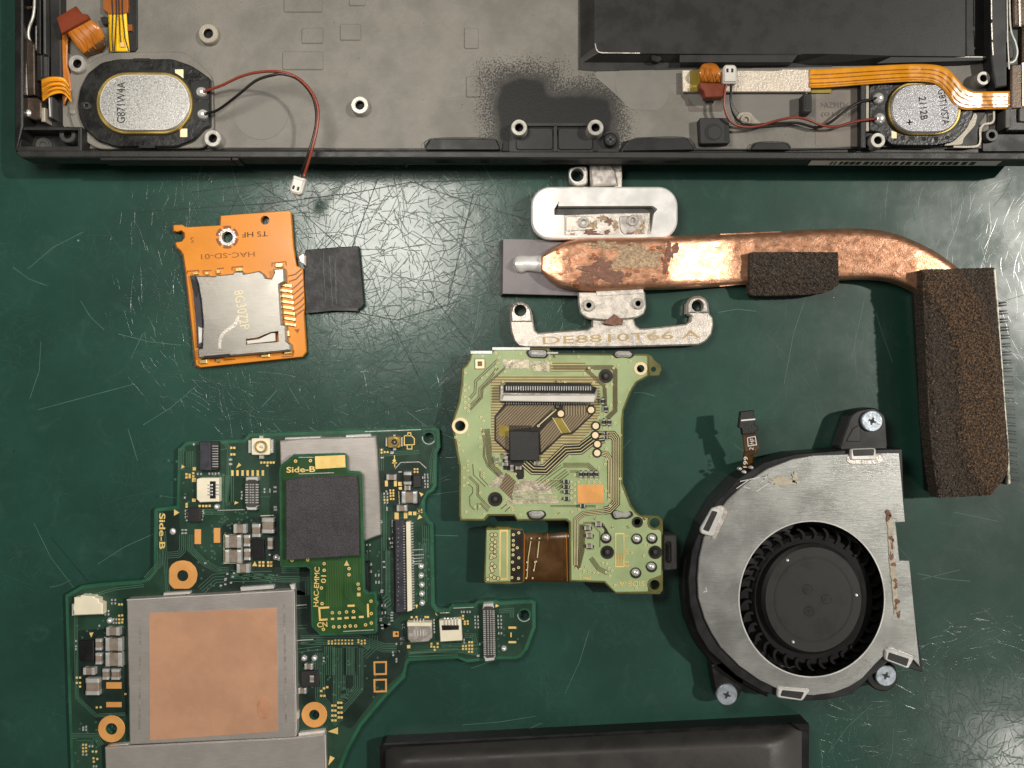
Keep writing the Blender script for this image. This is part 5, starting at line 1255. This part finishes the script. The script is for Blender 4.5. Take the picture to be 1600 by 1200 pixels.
prism('soldermask', mi, B - .01, B + .003, m_pcb, mb, 0, holes=(circ(285.5, 899.5, 15, 24), circ(174, 1139, 15, 24), circ(491, 1117, 14, 24), circ(670, 684, 12, 24), circ(819, 961, 11, 24)))
k_ = B + .006
# darker ground areas
for p in ([(246, 800), (280, 798), (282, 850), (300, 870), (330, 880), (345, 900), (330, 930), (262, 924), (258, 880), (246, 860)], [(345, 820), (436, 800), (436, 888), (480, 892), (482, 930), (340, 925), (350, 870)], [(462, 920), (640, 990), (630, 1050), (590, 1085), (548, 1140), (470, 1100)], [(120, 985), (196, 980), (200, 1120), (150, 1128), (112, 1060)], [(596, 850), (630, 820), (632, 955), (600, 985), (592, 930)], [(590, 740), (662, 716), (668, 765), (650, 800), (600, 790)]):
    prism('ground_area', rnd(p, 8), B, B + .0045, m_pcbdk, mb)
# visible tracks under the mask
tr = []
def tb_(pts, n, gap): tr.extend(par_lines(pts, n, gap))
tb_(y3((200, 360), (200, 560), (150, 610), (0, 620)), 4, 3.0); tb_(y3((300, 360), (300, 540), (480, 720), (640, 800), (780, 810)), 4, 2.6)
tb_(y3((800, 890), (1320, 880)), 4, 5.0); tb_(y3((730, 900), (600, 910), (430, 1060)), 4, 4.4); tb_(y2((280, 360), (280, 560)), 5, 3.0); tb_(y2((790, 660), (790, 1000)), 5, 3.0)
tb_(y2((650, 350), (800, 320)), 1, 1); tb_([(350, 690), (358, 700), (356, 790)], 3, 2.5); tb_(y2((1150, 870), (1300, 870), (1300, 930), (1170, 930)), 1, 1)
tb_([(462, 948), (480, 947)], 2, 5); tb_([(462, 980), (480, 979)], 2, 5); tb_([(462, 1003), (494, 1001)], 2, 5); tb_([(462, 1017), (502, 1012)], 2, 5)
tb_(y7((860, 640), (860, 1000)), 10, 2.4); tb_(y7((600, 640), (600, 1000)), 6, 3); tb_(y7((1150, 500), (1150, 640), (1020, 760)), 4, 4)
tb_(y6((400, 0), (400, 780)), 9, 1.9); tb_(y6((100, 30), (100, 700)), 3, 2)
tb_(y8((120, 610), (640, 590)), 4, 3.0); tb_(y8((700, 420), (800, 420), (830, 560)), 3, 3)
tb_(y5((1080, 700), (1090, 1180)), 4, 3); tb_([(660, 850), (662, 940)], 4, 3.2)
tb_([(118, 945), (120, 1090), (150, 1118), (196, 1116)], 3, 2.2); tb_(y9((130, 1010), (230, 1010), (230, 1060)), 2, 3); tb_([(256, 830), (262, 925)], 3, 2.6); tb_([(596, 700), (596, 735)], 3, 3)
tb_(yt((800, 200), (780, 330), (700, 420)), 5, 2.5); tb_([(130, 935), (180, 920), (225, 915)], 2, 3)
tb_([(250, 800), (250, 880), (228, 905)], 4, 2.6); tb_([(284, 700), (284, 735)], 5, 2.4); tb_([(346, 740), (346, 800), (300, 800)], 4, 2.4); tb_([(440, 892), (478, 892)], 3, 3); tb_([(470, 905), (480, 905), (480, 930)], 3, 2.5)
tb_([(600, 770), (600, 930), (612, 960)], 4, 2.4); tb_([(690, 1010), (740, 1008), (750, 1020)], 4, 2.4); tb_([(640, 1020), (720, 1016), (752, 1022)], 4, 2.2); tb_([(780, 955), (800, 953), (800, 965)], 3, 2.6)
tb_([(470, 1000), (560, 1000), (600, 1012), (620, 1012)], 6, 2.6); tb_([(500, 1020), (500, 1090), (530, 1130)], 6, 2.8); tb_([(560, 1012), (560, 1075), (530, 1110)], 6, 2.8); tb_([(530, 1012), (530, 1100)], 8, 2.6)
tb_([(360, 895), (440, 905), (470, 905)], 4, 2.8); tb_([(112, 1150), (150, 1150), (158, 1165)], 4, 2.6); tb_([(680, 700), (674, 720), (676, 755)], 3, 2.6); tb_([(600, 710), (655, 706)], 3, 2.6)
vd = random.Random(3)
rings('buried_via', [(vd.uniform(a, b), vd.uniform(c, d)) for a, b, c, d, n in ((250, 350, 700, 790, 20), (300, 350, 850, 920, 26), (330, 400, 800, 835, 30), (350, 440, 895, 918, 16), (465, 600, 1010, 1090, 50), (590, 615, 850, 980, 22), (690, 820, 975, 1020, 24), (110, 195, 1110, 1190, 22), (120, 196, 966, 1000, 10), (645, 678, 830, 940, 20)) for _ in range(n)], k_ + .001, m_track, mb, 1.7, 0.7)
tracks('buried_track', tr, 0.9, k_, m_track, mb)
lead4 = [y6((735, 65), (880, 55)), y6((730, 110), (870, 100)), y6((730, 150), (850, 140)), y6((745, 185), (820, 175)), y5((870, 1135), (1040, 1125))]
tracks('bright_track', lead4 + [[(462, 946), (479, 945)], [(462, 1001), (490, 999)], y8((590, 135), (800, 125)), y8((450, 185), (550, 182)), y4((640, 715), (980, 705)), y4((640, 715), (540, 830)), y4((980, 710), (1100, 820)), y4((0, 165), (1000, 128)), y2((640, 1100), (980, 1090))], 1.2, k_ + .001, m_solder, mb)
# screw pads
sp_ = [(264, 889), (268, 882), (276, 877), (286, 875.5), (297, 878), (305, 886), (308.5, 897), (306.5, 909), (300, 917), (295, 920), (271, 920), (264, 912)]
prism('screw_pad', rnd(sp_, 3), B, B + .012, m_cupad, mb, 0.004, holes=(circ(285.5, 899.5, 8.8, 24),))
prism('screw_pad', circ(174, 1139, 21, 36), B, B + .012, m_cupad, mb, 0.004, holes=(circ(174, 1139, 9.2, 24),))
prism('screw_pad', circ(491, 1117, 20, 36), B, B + .012, m_cupad, mb, 0.004, holes=(circ(491, 1117, 8.2, 24),))
for x, y in ((670, 684), (819, 961)):
    prism('hole_ring', circ(x, y, 10.5, 28), B, B + .01, m_pcbedge, mb, 0.004, holes=(circ(x, y, 8.2, 20),))
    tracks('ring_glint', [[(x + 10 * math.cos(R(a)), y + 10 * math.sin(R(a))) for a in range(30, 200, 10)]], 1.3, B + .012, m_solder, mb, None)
# shields
sh = prism('tin_shield', [(197.5, 937), (300, 931.5), (459, 922.5), (461, 1050), (463, 1144), (462, 1152), (202, 1164), (200, 1050)], B, 0.30, m_shield, mb, 0.02)
prism('copper_foil', [(233, 958), (432, 950), (434, 1143), (234, 1157)], 0.29, 0.306, m_cusheet, sh)
prism('oil_spot', circ(412, 1107, 11, 24, 17), 0.3, 0.3075, M('darkened_copper', S(206, 152, 120), 0.42, 0.45), sh)
tracks('shield_press', [[(219, 975), (218, 1140)], [(444, 940), (447, 1130)]], 3.0, .3025, m_nickel2, sh, None)
prism('tin_shield', [(163, 1169), (201, 1166), (462, 1152.5), (507, 1147), (509, 1260), (166, 1260)], B, 0.285, m_shield, mb, 0.02)
prism('tin_shield', [(437, 689), (470, 685), (586, 682), (588, 700), (592, 770), (594, 836), (568, 846), (440, 846)], B, 0.26, m_shield, mb, 0.02)
many('shield_clip', [[(255, 927), (296, 924.5), (296, 928.5), (255, 931)], [(375, 918), (427, 914.5), (427, 920), (376, 924)], [(452, 914), (460, 913), (460, 921), (455, 921)], [(445, 684), (500, 682), (500, 685), (445, 687)], [(540, 680), (578, 678), (580, 682), (540, 684)], [(168, 1166), (200, 1162), (200, 1165), (168, 1170)], [(466, 1146), (507, 1141), (507, 1146), (466, 1151)], [(463, 1112), (466, 1112), (466, 1124), (463, 1124)]], B, .22, m_bright, mb, 0.01, None)
tracks('shield_edge', [[(508, 1148), (510, 1230)], [(459.5, 924), (463, 1140)], [(198, 937.5), (459, 923)]], 1.4, .303, m_bright, mb, None)
# large connectors
c = prism('flat_cable_connector', [(311, 690), (341, 690), (341, 732), (339, 735), (312, 735)], B, B + .09, m_rim, mb, 0.008)
prism('latch', [(311.5, 690.5), (328, 690.5), (329, 735), (312, 735)], B, B + .13, m_slate, c, 0.01)
for k in range(9): inst('connector_pin', pinm, c, 336, 697 + 4.0 * k, B + .1, B + .07, px_w(9, B), px_w(1.4, B), .04)
c = prism('flat_cable_connector', [(307, 749), (312, 747), (342, 747), (342, 784), (312, 785), (307, 780)], B, B + .12, m_ivory, mb, 0.01)
prism('cable_slot', [(328, 752), (337, 752), (337, 779), (328, 779)], B + .1, B + .124, m_deep, c)
for k in range(4):
    inst('connector_pin', pinm, c, 328, 758 + 5.0 * k, B + .13, B + .1, px_w(8, B), px_w(2.4, B), .03); inst('connector_pin', pinm, c, 341, 757.5 + 5.0 * k, B + .13, B + .1, px_w(7, B), px_w(2.4, B), .03)
c = prism('board_connector', rnd([(383, 750), (402, 749), (402, 795), (384, 797)], 2), B, B + .09, m_standd, mb, 0.008)
many('shield_clip', [rnd([(384, 746), (402, 745.5), (402, 752), (398, 750), (388, 750), (384, 752)], 1), rnd([(384, 792), (388, 793), (397, 793), (402, 790), (400, 797), (386, 797)], 1)], B, B + .11, m_bright, c, 0.01, None)
for k in range(8):
    for x in (385, 391, 395, 401): inst('connector_pin', pinm, c, x, 757.5 + 4.0 * k, B + .11, B + .07, px_w(4.6 if x in (385, 401) else 2.6, B), px_w(2.0, B), .035)
def coax(cx, cy, s):
    c = prism('antenna_socket', rr(cx - 15 * s, cy - 13 * s, cx + 14 * s, cy + 13 * s, 3 * s), B, B + .07, m_ivory if s > .8 else m_brass, mb, 0.01)
    prism('socket_ring', circ(cx, cy, 9.6 * s, 24), B + .05, B + .12, m_goldmetal, c, 0.008, holes=(circ(cx, cy, 7.2 * s, 20),))
    prism('socket_well', circ(cx, cy, 7.2 * s, 20), B + .05, B + .085, m_ivory if s > .8 else m_chip, c); inst('centre_pin', u_ball, c, cx, cy, B + .13, B + .08, px_w(2.4 * s, B), px_w(2.4 * s, B), .05)
    many('socket_tab', [rect(cx - 20 * s, cy - 10 * s, cx - 16 * s, cy + 10 * s), rect(cx + 15 * s, cy - 11 * s, cx + 19 * s, cy + 10 * s), rect(cx - 3 * s, cy + 14 * s, cx + 4 * s, cy + 19 * s), rect(cx - 3 * s, cy - 17 * s, cx + 3 * s, cy - 13 * s)], B, B + .05, m_solder, c, 0.008, None)
coax(407.5, 698, 1.0); coax(616, 691, 0.68)
# long ribbon connector
c = prism('long_connector', [(617, 813), (632, 812), (634, 956), (618, 958)], B, B + .12, m_slate, mb, 0.012)
prism('latch_bar', [(634, 816), (641, 815), (643.5, 954), (636, 956)], B, B + .10, m_ivory, c, 0.008)
prism('latch_gap', [(632, 816), (634, 816), (636.5, 955), (634.5, 955)], B, B + .104, m_deep, c)
prism('body_edge', [(613.5, 815), (617, 815), (619, 957), (615.5, 957)], B, B + .03, m_deep, c)
for k in range(33):
    inst('connector_pin', pinm, c, 643.5 + .07 * k, 818 + 4.15 * k, B + .07, B, px_w(3.6, B), px_w(1.8, B), .06)
many('body_notch', boxes_px([(631 + .05 * k, 822 + 4.15 * k, 2.4, 1.4) for k in range(32)] + [(622 + random.uniform(-1, 1), 826 + 7 * k, 1.6, 1.0) for k in range(18)]), B + .1, B + .125, m_nickel2, c)
for x, y in ((657.5, 886), (657.5, 900.5), (658.5, 915), (658.5, 929), (659, 943.5), (337, 792.5), (169, 971), (666, 1037 - 5) if False else (787, 1015), (474, 1030), (490, 1030), (622, 1018) if False else (430, 872)):
    inst('solder_bump', u_ball, mb, x, y, B + .06, B, px_w(4.8, B), px_w(4.8, B), .06)
inst('solder_bump', u_ball, mb, 268.5, 831, B + .04, B, px_w(5, B), px_w(5.5, B), .04)
# connectors near the right arm
c = prism('flat_cable_connector', [(636, 973), (674, 973), (675, 997), (669, 1003), (642, 1005), (637, 999)], B, B + .12, m_nickel2, mb, 0.015)
prism('latch', [(636, 973), (674, 973), (674, 979), (636, 979)], B, B + .14, m_ivory, c, 0.008)
for k in range(4):
    inst('connector_pin', pinm, c, 647 + 4.8 * k, 971, B + .1, B + .03, px_w(2.2, B), px_w(6, B), .05)
    tracks('contact_slit', [[(648 + 4.4 * k, 985), (648.5 + 4.4 * k, 994)]], 1.6, B + .123, m_bright, c, None)
c = prism('flat_cable_connector', [(686, 970), (720, 967), (722, 1001), (688, 1003)], B, B + .12, m_ivory, mb, 0.01)
prism('cable_slot', [(690, 977), (717, 977), (717, 984), (691, 985)], B + .1, B + .124, m_deep, c)
for k in range(5): inst('connector_pin', pinm, c, 695 + 4.9 * k, 971.5, B + .14, B + .1, px_w(2.2, B), px_w(11, B), .035)
c = prism('board_connector', [(754, 947), (771, 946), (774, 1028), (756, 1030)], B, B + .09, m_standd, mb, 0.008)
many('shield_clip', [rnd([(755, 944), (770, 943), (772, 951), (768, 948), (758, 948), (754, 952)], 1), rnd([(756, 1025), (760, 1029), (770, 1028), (774, 1024), (772, 1032), (758, 1034)], 1)], B, B + .11, m_bright, c, 0.01, None)
for k in range(24):
    for x in (756.5, 762, 766.5, 771): inst('connector_pin', pinm, c, x + .05 * k, 955 + 2.95 * k, B + .11, B + .07, px_w(4 if x in (756.5, 771) else 2.4, B), px_w(1.5, B), .035)
c = prism('white_socket', [(115, 958), (113, 950), (115, 942), (115, 934), (124, 933), (126, 930.5), (146, 932), (147, 934), (154, 936), (154, 941), (160, 943), (160, 960), (113, 962)], B, B + .13, m_ivory, mb, 0.015)
many('socket_tab', [[(112, 944), (115, 944), (114, 962), (112, 962)], [(157, 943), (161, 943), (161, 960), (157, 960)]], B, B + .1, m_solder, c, 0.005, None)
# chips
prism('chip', [(293, 794), (313, 793), (313, 815), (294, 816)], B, B + .08, m_chip, mb, 0.008)
prism('chip', [(393, 844), (412, 844), (413, 873), (394, 874)], B, B + .07, m_deep, mb, 0.008)
prism('chip', [(125, 1002), (146, 1001), (146, 1033), (125, 1033)], B, B + .07, m_deep, mb, 0.008)
prism('chip', [(645.5, 743), (657, 742), (657.5, 761), (646, 762)], B, B + .06, m_chip, mb, 0.008)
prism('chip', [(470, 1050), (497, 1048), (498, 1072), (471, 1074)], B, B + .05, m_chip, mb, 0.008)
# capacitors
for a in ((365, 820, 384, 833, 0), (394, 819.5, 406, 839, 1), (409.5, 810, 428, 833, 1), (352, 837, 376, 856, 0), (352, 860, 376.5, 879, 0), (381, 836.5, 390, 853.5, 1), (381.5, 858, 390.5, 875, 1), (418, 841, 426.5, 858, 1), (370, 882, 389, 895, 0),
          (166, 981, 186, 993, 0), (165, 998, 190, 1017, 0), (149, 999, 158, 1016, 1), (149, 1021, 158, 1038, 1), (165, 1021, 190, 1041, 0), (130, 1044, 147, 1054.5, 0), (134, 1061, 154, 1086, 1), (160, 1046, 169, 1062, 1), (174, 1046, 186, 1062, 1),
          (604, 742, 619, 750, 0), (628, 769, 651, 786, 0), (620, 790, 635.5, 799, 0), (476, 1038, 488, 1046, 0), (466, 1076, 478, 1084, 0), (484, 1056, 490, 1066, 1)):
    cap(mb, a[0], a[1], a[2], a[3], B, .09 if a[2] - a[0] > 15 else .06, bool(a[4]))
cap(mb, 631, 738, 642, 757, B, .08, True, True); cap(mb, 632, 759, 641, 766, B, .05, False)
tracks('part_outline', [[(350, 836), (350, 880), (378, 880), (378, 836), (350, 835.5)], [(407, 806), (428, 805)], [(163, 996), (192, 996), (192, 1042)], [(623, 768), (624, 787)], [(652, 768), (651, 786)]], 1.2, k_, m_cream, mb)
# bare pads
for p in ((304, 827, 314, 850), (334, 825, 344, 848)): prism('copper_pad', rect(*p), B, B + .009, m_cupad, mb)
for p in ((166, 1066, 190, 1076), (166, 1097, 190, 1105)): prism('copper_pad', rect(*p), B, B + .009, m_cupad, mb)
for p in ((601.5, 751, 606, 760), (615.5, 751, 620, 760), (616.5, 801, 623, 811), (631, 801, 636.5, 810), (638, 799.5, 643.5, 805), (645.5, 799.5, 650.5, 805), (622, 753, 628, 759), (623, 761, 628, 765), (636, 1008, 641, 1013), (301, 730, 306, 735), (300, 747, 306, 753), (300, 779, 306, 784)):
    prism('gold_pad', rect(*p), B, B + .009, m_gold, mb)
for p in (((583.5, 1033.5), (604.5, 1033), (604.5, 1054.5), (584, 1055)), ((583.5, 1061), (604.5, 1060.5), (604.5, 1081.5), (584, 1082))):
    cx, cy = sum(q[0] for q in p) / 4, sum(q[1] for q in p) / 4
    prism('gold_frame', p, B, B + .008, m_cupad, mb, 0, holes=([(cx + (x - cx) * .74, cy + (y - cy) * .74) for x, y in p],))
prism('target_mark', rect(614, 986.5, 623, 995), B, B + .008, m_cupad, mb, 0, holes=(circ(619.5, 990.5, 2, 10),))
for p in (((272, 796), (280, 801), (272, 806)), ((284, 726), (289, 729.5), (283, 732.5)), ((369, 731.5), (373, 723), (377, 727)), ((367, 783), (373, 785.5), (366, 788.5)), ((398, 877), (402, 884.5), (394, 884.5)), ((655, 769), (662, 772), (658, 776)), ((655, 804), (660, 808.5), (652, 812)), ((512.5, 1143), (528, 1136.5), (528, 1147.5)), ((515.5, 1181), (523, 1184.5), (513, 1196)), ((774.5, 944), (780, 946.5), (774, 949.5)), ((649, 945), (653, 945), (651, 951)), ((680, 957), (684, 962), (681, 961)), ((139.5, 989), (146, 988), (142.5, 996)), ((652, 795), (660, 799), (652, 803))):
    prism('gold_triangle', p, B, B + .009, m_gold, mb)
gold = [(y2((x, y))[0] + (3.4, 3.4)) for x, y in [(250, 648), (250, 688), (290, 655), (290, 685), (335, 635), (335, 675), (810, 318), (848, 318), (812, 400), (848, 400), (415, 1045), (458, 1045), (498, 1045), (540, 1043), (252, 1020), (252, 1052)]]
gold += [(y2((x + dx, y))[0] + (3.6, 4.2)) for x in (825, 888, 952, 1015, 1078, 1142, 1205) for dx, y in ((0, 615), (0, 650))]
gold += [(y2((x, 502))[0] + (3.2, 3.2)) for x in (1185, 1225, 1265, 1303, 1340)] + [(y2((1262, 540))[0] + (3, 3))]
gold += [(y3((x, y))[0] + (3.4, 3.4)) for x in (1165, 1210, 1272, 1310) for y in (710, 750)]
gold += [(y4((x, y))[0] + (2.8, 2.8)) for x, y in ((890, 835), (940, 835), (890, 885), (942, 885), (300, 490), (300, 540), (355, 530), (408, 530))] + [(y5((x, y))[0] + (2.6, 3)) for x, y in ((455, 72), (510, 72), (460, 120), (510, 120), (460, 170), (510, 165), (465, 225), (512, 225), (352, 240), (405, 240))]
gold += [(y7((x, y))[0] + (2.8, 2.6)) for x in range(588, 900, 42) for y in (575 if x < 640 else 565, 605)] + [(y7((x, y))[0] + (2.8, 2.8)) for x, y in ((960, 560), (960, 590), (1000, 570), (1040, 565), (1000, 605), (1040, 600))]
gold += [(yt((x, y))[0] + (3.6, 3.2)) for x, y in ((635, 420), (670, 420), (710, 385), (745, 385), (635, 482), (672, 482), (712, 445), (748, 445), (635, 545), (672, 545), (712, 508), (748, 508), (636, 605), (674, 605), (714, 568), (750, 568), (495, 238), (530, 205), (570, 190), (495, 298), (535, 298))]
gold += [(y8((x, y))[0] + (3, 3)) for x, y in ((155, 230), (205, 228), (300, 228), (325, 228), (690, 215), (690, 245), (708, 275), (738, 272), (708, 300), (740, 298), (360, 505), (390, 540), (425, 505), (360, 535), (425, 540), (395, 570), (755, 490), (783, 490), (690, 530), (720, 530), (755, 525), (785, 525), (690, 560), (722, 560), (755, 560), (785, 560), (752, 590), (783, 590))]
gold += [(y9((x, y))[0] + (3, 3)) for x, y in ((412, 105), (430, 105), (412, 180), (432, 178), (412, 205), (435, 205), (412, 228), (432, 225), (170, 1045), (190, 1045), (170, 1068), (190, 1065), (170, 1090), (190, 1088), (235, 1090), (258, 1090), (240, 1135), (265, 1140), (242, 1158), (128, 595), (150, 595), (128, 630), (150, 630), (150, 655), (262, 795), (288, 793), (455, 705))]
many('gold_dot', boxes_px(gold), B, B + .009, m_gold, mb)
silv = [(y2((x, y))[0] + (2.2, 3.2)) for x, y in ((390, 645), (432, 645), (535, 640), (575, 640), (612, 640), (652, 638), (228, 942), (1225, 835), (1225, 870), (1295, 840), (1295, 865), (940, 872), (945, 912), (938, 950), (340, 275))] + [(y2((x, y))[0] + (5, 3)) for x, y in ((800, 465), (800, 522), (1358, 812), (1358, 865), (1360, 1060), (1362, 1092), (445, 1105), (450, 1135), (440, 1175), (250, 1105), (250, 1145), (250, 1185))]
silv += [(y3((x, y))[0] + (3.2, 2.4)) for x, y in ((200, 305), (240, 305), (200, 345), (240, 345), (440, 60), (445, 90), (440, 135), (440, 175), (255, 70), (255, 105), (255, 150), (255, 185), (485, 720), (760, 855), (845, 845), (828, 890), (740, 915), (735, 930), (805, 965), (735, 985), (680, 1000), (1290, 615))]
silv += [(y6((x, y))[0] + (2, 4)) for x, y in ((110, 20), (155, 20), (125, 190), (170, 188), (128, 285), (170, 283), (230, 335), (272, 332), (235, 428), (275, 428), (315, 740), (358, 738), (318, 838), (360, 835))] + [(y6((x, y))[0] + (4, 2)) for x, y in ((340, 153), (345, 225), (110, 385), (112, 408), (100, 500), (100, 522), (315, 535), (312, 558), (148, 600), (450, 832), (445, 868), (445, 905), (450, 942), (300, 915), (298, 940), (600, 1000), (605, 1040), (315, 1000), (410, 990), (320, 1045))]
silv += [(y5((x, y))[0] + (2.2, 3)) for x, y in ((490, 620), (490, 660), (490, 705), (508, 760), (500, 810), (440, 935), (500, 930), (460, 1010), (490, 1010), (490, 1080), (290, 620), (300, 640), (385, 90), (345, 130), (405, 130), (348, 190), (405, 190), (355, 290), (405, 290), (395, 385), (395, 420), (35, 1045), (90, 1045), (35, 1175), (92, 1175))] + [(y4((x, y))[0] + (2, 3.2)) for x, y in ((1070, 935), (1120, 935), (1070, 985), (1125, 985), (1070, 1045), (1125, 1045), (1080, 1100), (1125, 1105), (1075, 1155), (1125, 1150), (1035, 985))] + [(y4((x, y))[0] + (5, 2)) for x, y in ((480, 555), (490, 530), (310, 630), (630, 885))]
silv += [(y8((x, y))[0] + (2.2, 3)) for x, y in ((675, 175), (700, 175), (735, 175), (762, 175), (815, 225), (845, 225), (815, 260), (848, 262), (818, 295), (848, 300), (818, 335), (850, 335), (1055, 220), (1085, 220), (1055, 262), (1088, 260), (1058, 298), (1088, 300), (1058, 335), (1088, 335), (1062, 398), (1090, 398), (865, 512), (388, 260), (388, 290), (390, 322), (390, 352), (392, 385), (70, 312), (70, 340), (45, 455), (72, 455), (48, 505), (20, 590), (700, 465), (702, 495), (840, 632), (855, 632))]
silv += [(y9((x, y))[0] + (2, 3)) for x, y in ((362, 75), (385, 75), (362, 98), (385, 98), (318, 150), (340, 150), (318, 172), (340, 172), (374, 205), (392, 205), (374, 228), (392, 228), (122, 350), (122, 385), (122, 405), (170, 930), (190, 925), (170, 945), (190, 945), (168, 1110), (192, 1112), (212, 1055), (232, 1055), (240, 1190), (258, 1190), (278, 248), (185, 45), (218, 38))] + [(y7((x, y))[0] + (2.6, 2.6)) for x, y in ((525, 785), (525, 825), (1435, 610), (1495, 610), (1390, 715), (1395, 750), (1465, 710), (1435, 800), (1435, 830), (1490, 550), (1525, 545), (1525, 375), (1525, 410))]
many('tinned_dot', boxes_px(silv), B, B + .018, m_solder, mb)
# lettering and printed marks
text('Side-B', 253.5, 830, B + .008, 9.5, m_gold, mb, -90, fit=56, bold=.02)
text('1-1', 800.5, 992, B + .008, 12, m_gold, mb, -90, fit=26, bold=.01)
tracks('gold_print', [y4((705, 240), (705, 405), (885, 395), (885, 290), (835, 240), (705, 238)), y4((765, 240), (770, 185), (820, 185), (822, 240)), y4((755, 405), (760, 475), (840, 475), (842, 400)), y4((528, 590), (535, 800)), y4((485, 725), (575, 722)), y5((1015, 400), (1018, 475)), y5((945, 410), (1010, 440), (948, 470), (945, 410))], 1.5, B + .009, m_gold, mb)
prism('gold_print', [(613, 720), (616, 716), (619, 720), (616, 723)], B, B + .010, m_gold, mb)

# ------------------------------------------------------------------ storage module plugged on the logic board
em = thing('storage_module', 'small green module with one black chip plugged onto the logic board', 'memory module', 515, 850)
E = 0.40
ye = Zm(420, 690, 3.87)
eo = [(459, 710), (538, 708), (541.5, 712), (541.5, 730), (545, 735.5), (561, 736.5), (565.5, 741), (568, 830), (570, 922), (574, 926), (585, 925), (588, 929), (588.5, 939), (591.5, 944), (588.5, 951), (589, 988), (586, 991), (500, 993.6), (486, 979), (483.5, 890), (479, 886.5), (441, 887.5), (437, 884), (435.5, 733), (437.5, 727)]
prism('board', eo, E - .09, E, m_pcbedge, em, 0.014)
ei = inset([P(x, y, E)[:2] for x, y in (eo if area2([P(x, y, E)[:2] for x, y in eo]) > 0 else eo[::-1])], 0.03)
ei = [(800 + x * 100 * H / (H - E), 600 - y * 100 * H / (H - E)) for x, y in ei]
prism('soldermask', ei, E - .01, E + .003, m_emmc, em)
prism('plug', [(500, 880), (575, 880), (578, 985), (505, 985)], B, E - .09, m_deep, em)
et = []
et += par_lines(ye((400, 720), (395, 1000)), 10, 2.6); et += par_lines(ye((480, 800), (480, 920), (540, 980), (600, 1040)), 4, 3.0); et += par_lines(ye((520, 700), (525, 860)), 3, 3.0); et += par_lines(ye((545, 210), (560, 800)), 2, 3.0)
tracks('module_track', et, 1.0, E + .006, m_emtrack, em)
prism('chip', [(446.5, 750), (470, 746), (557, 744), (559.5, 770), (561, 868), (500, 872), (447, 875.5)], E, E + .10, m_chipdot, em, 0.008)
prism('gold_pad', [(492, 713), (539, 711), (540, 730), (493, 733)], E, E + .009, m_gold, em)
text('Side-B', 470, 733.5, E + .008, 9, m_gold, em, 2, fit=45, bold=.02)
text('HAC-EMMC', 494.5, 917, E + .008, 8, m_gold, em, 88, fit=62, bold=.015)
text('01', 505.5, 905, E + .008, 8, m_gold, em, 88, fit=12, bold=.01)
text('CN', 503.5, 976, E + .008, 8, m_gold, em, 4, fit=16, bold=.02)
tracks('gold_mark', [y7((595, 152), (470, 160), (480, 310), (575, 302))], 3.0, E + .009, m_gold, em)
many('gold_bar', [rot(rect(x - w_ / 2, y - h_ / 2, x + w_ / 2, y + h_ / 2), x, y, -2) for x, y, w_, h_ in ((548.5, 946.5, 11, 3.2), (519.5, 967, 5, 3.2), (530.5, 966.5, 6.5, 3.2), (541.5, 965.5, 6.5, 3.2), (552.5, 965, 6.5, 3.2), (564.5, 964, 7.5, 3.2), (575, 954, 3, 21), (560.5, 929, 5.5, 5.5))], E, E + .009, m_gold, em, 0, None)
prism('gold_triangle', ye((470, 718), (486, 750), (455, 750)), E, E + .009, m_gold, em)
rings('via', ye((162, 118), (252, 115), (335, 738), (335, 778), (318, 885), (322, 980), (485, 768), (485, 805), (540, 862), (545, 890), (618, 965), (620, 1040), (620, 1097), (384, 1035), (427, 1035), (470, 1030), (512, 1028), (392, 1120), (425, 1120), (460, 1118), (492, 1115), (525, 1115), (585, 1108), (235, 715), (140, 718), (330, 1135)), E + .008, m_gold, em, 2.7, 1.1)
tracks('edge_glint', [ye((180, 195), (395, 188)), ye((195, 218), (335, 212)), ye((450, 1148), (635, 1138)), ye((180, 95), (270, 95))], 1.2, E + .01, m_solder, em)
inst('solder_bump', u_ball, em, 436, 873.5, .3, .26, px_w(4, .3), px_w(4, .3), .05)
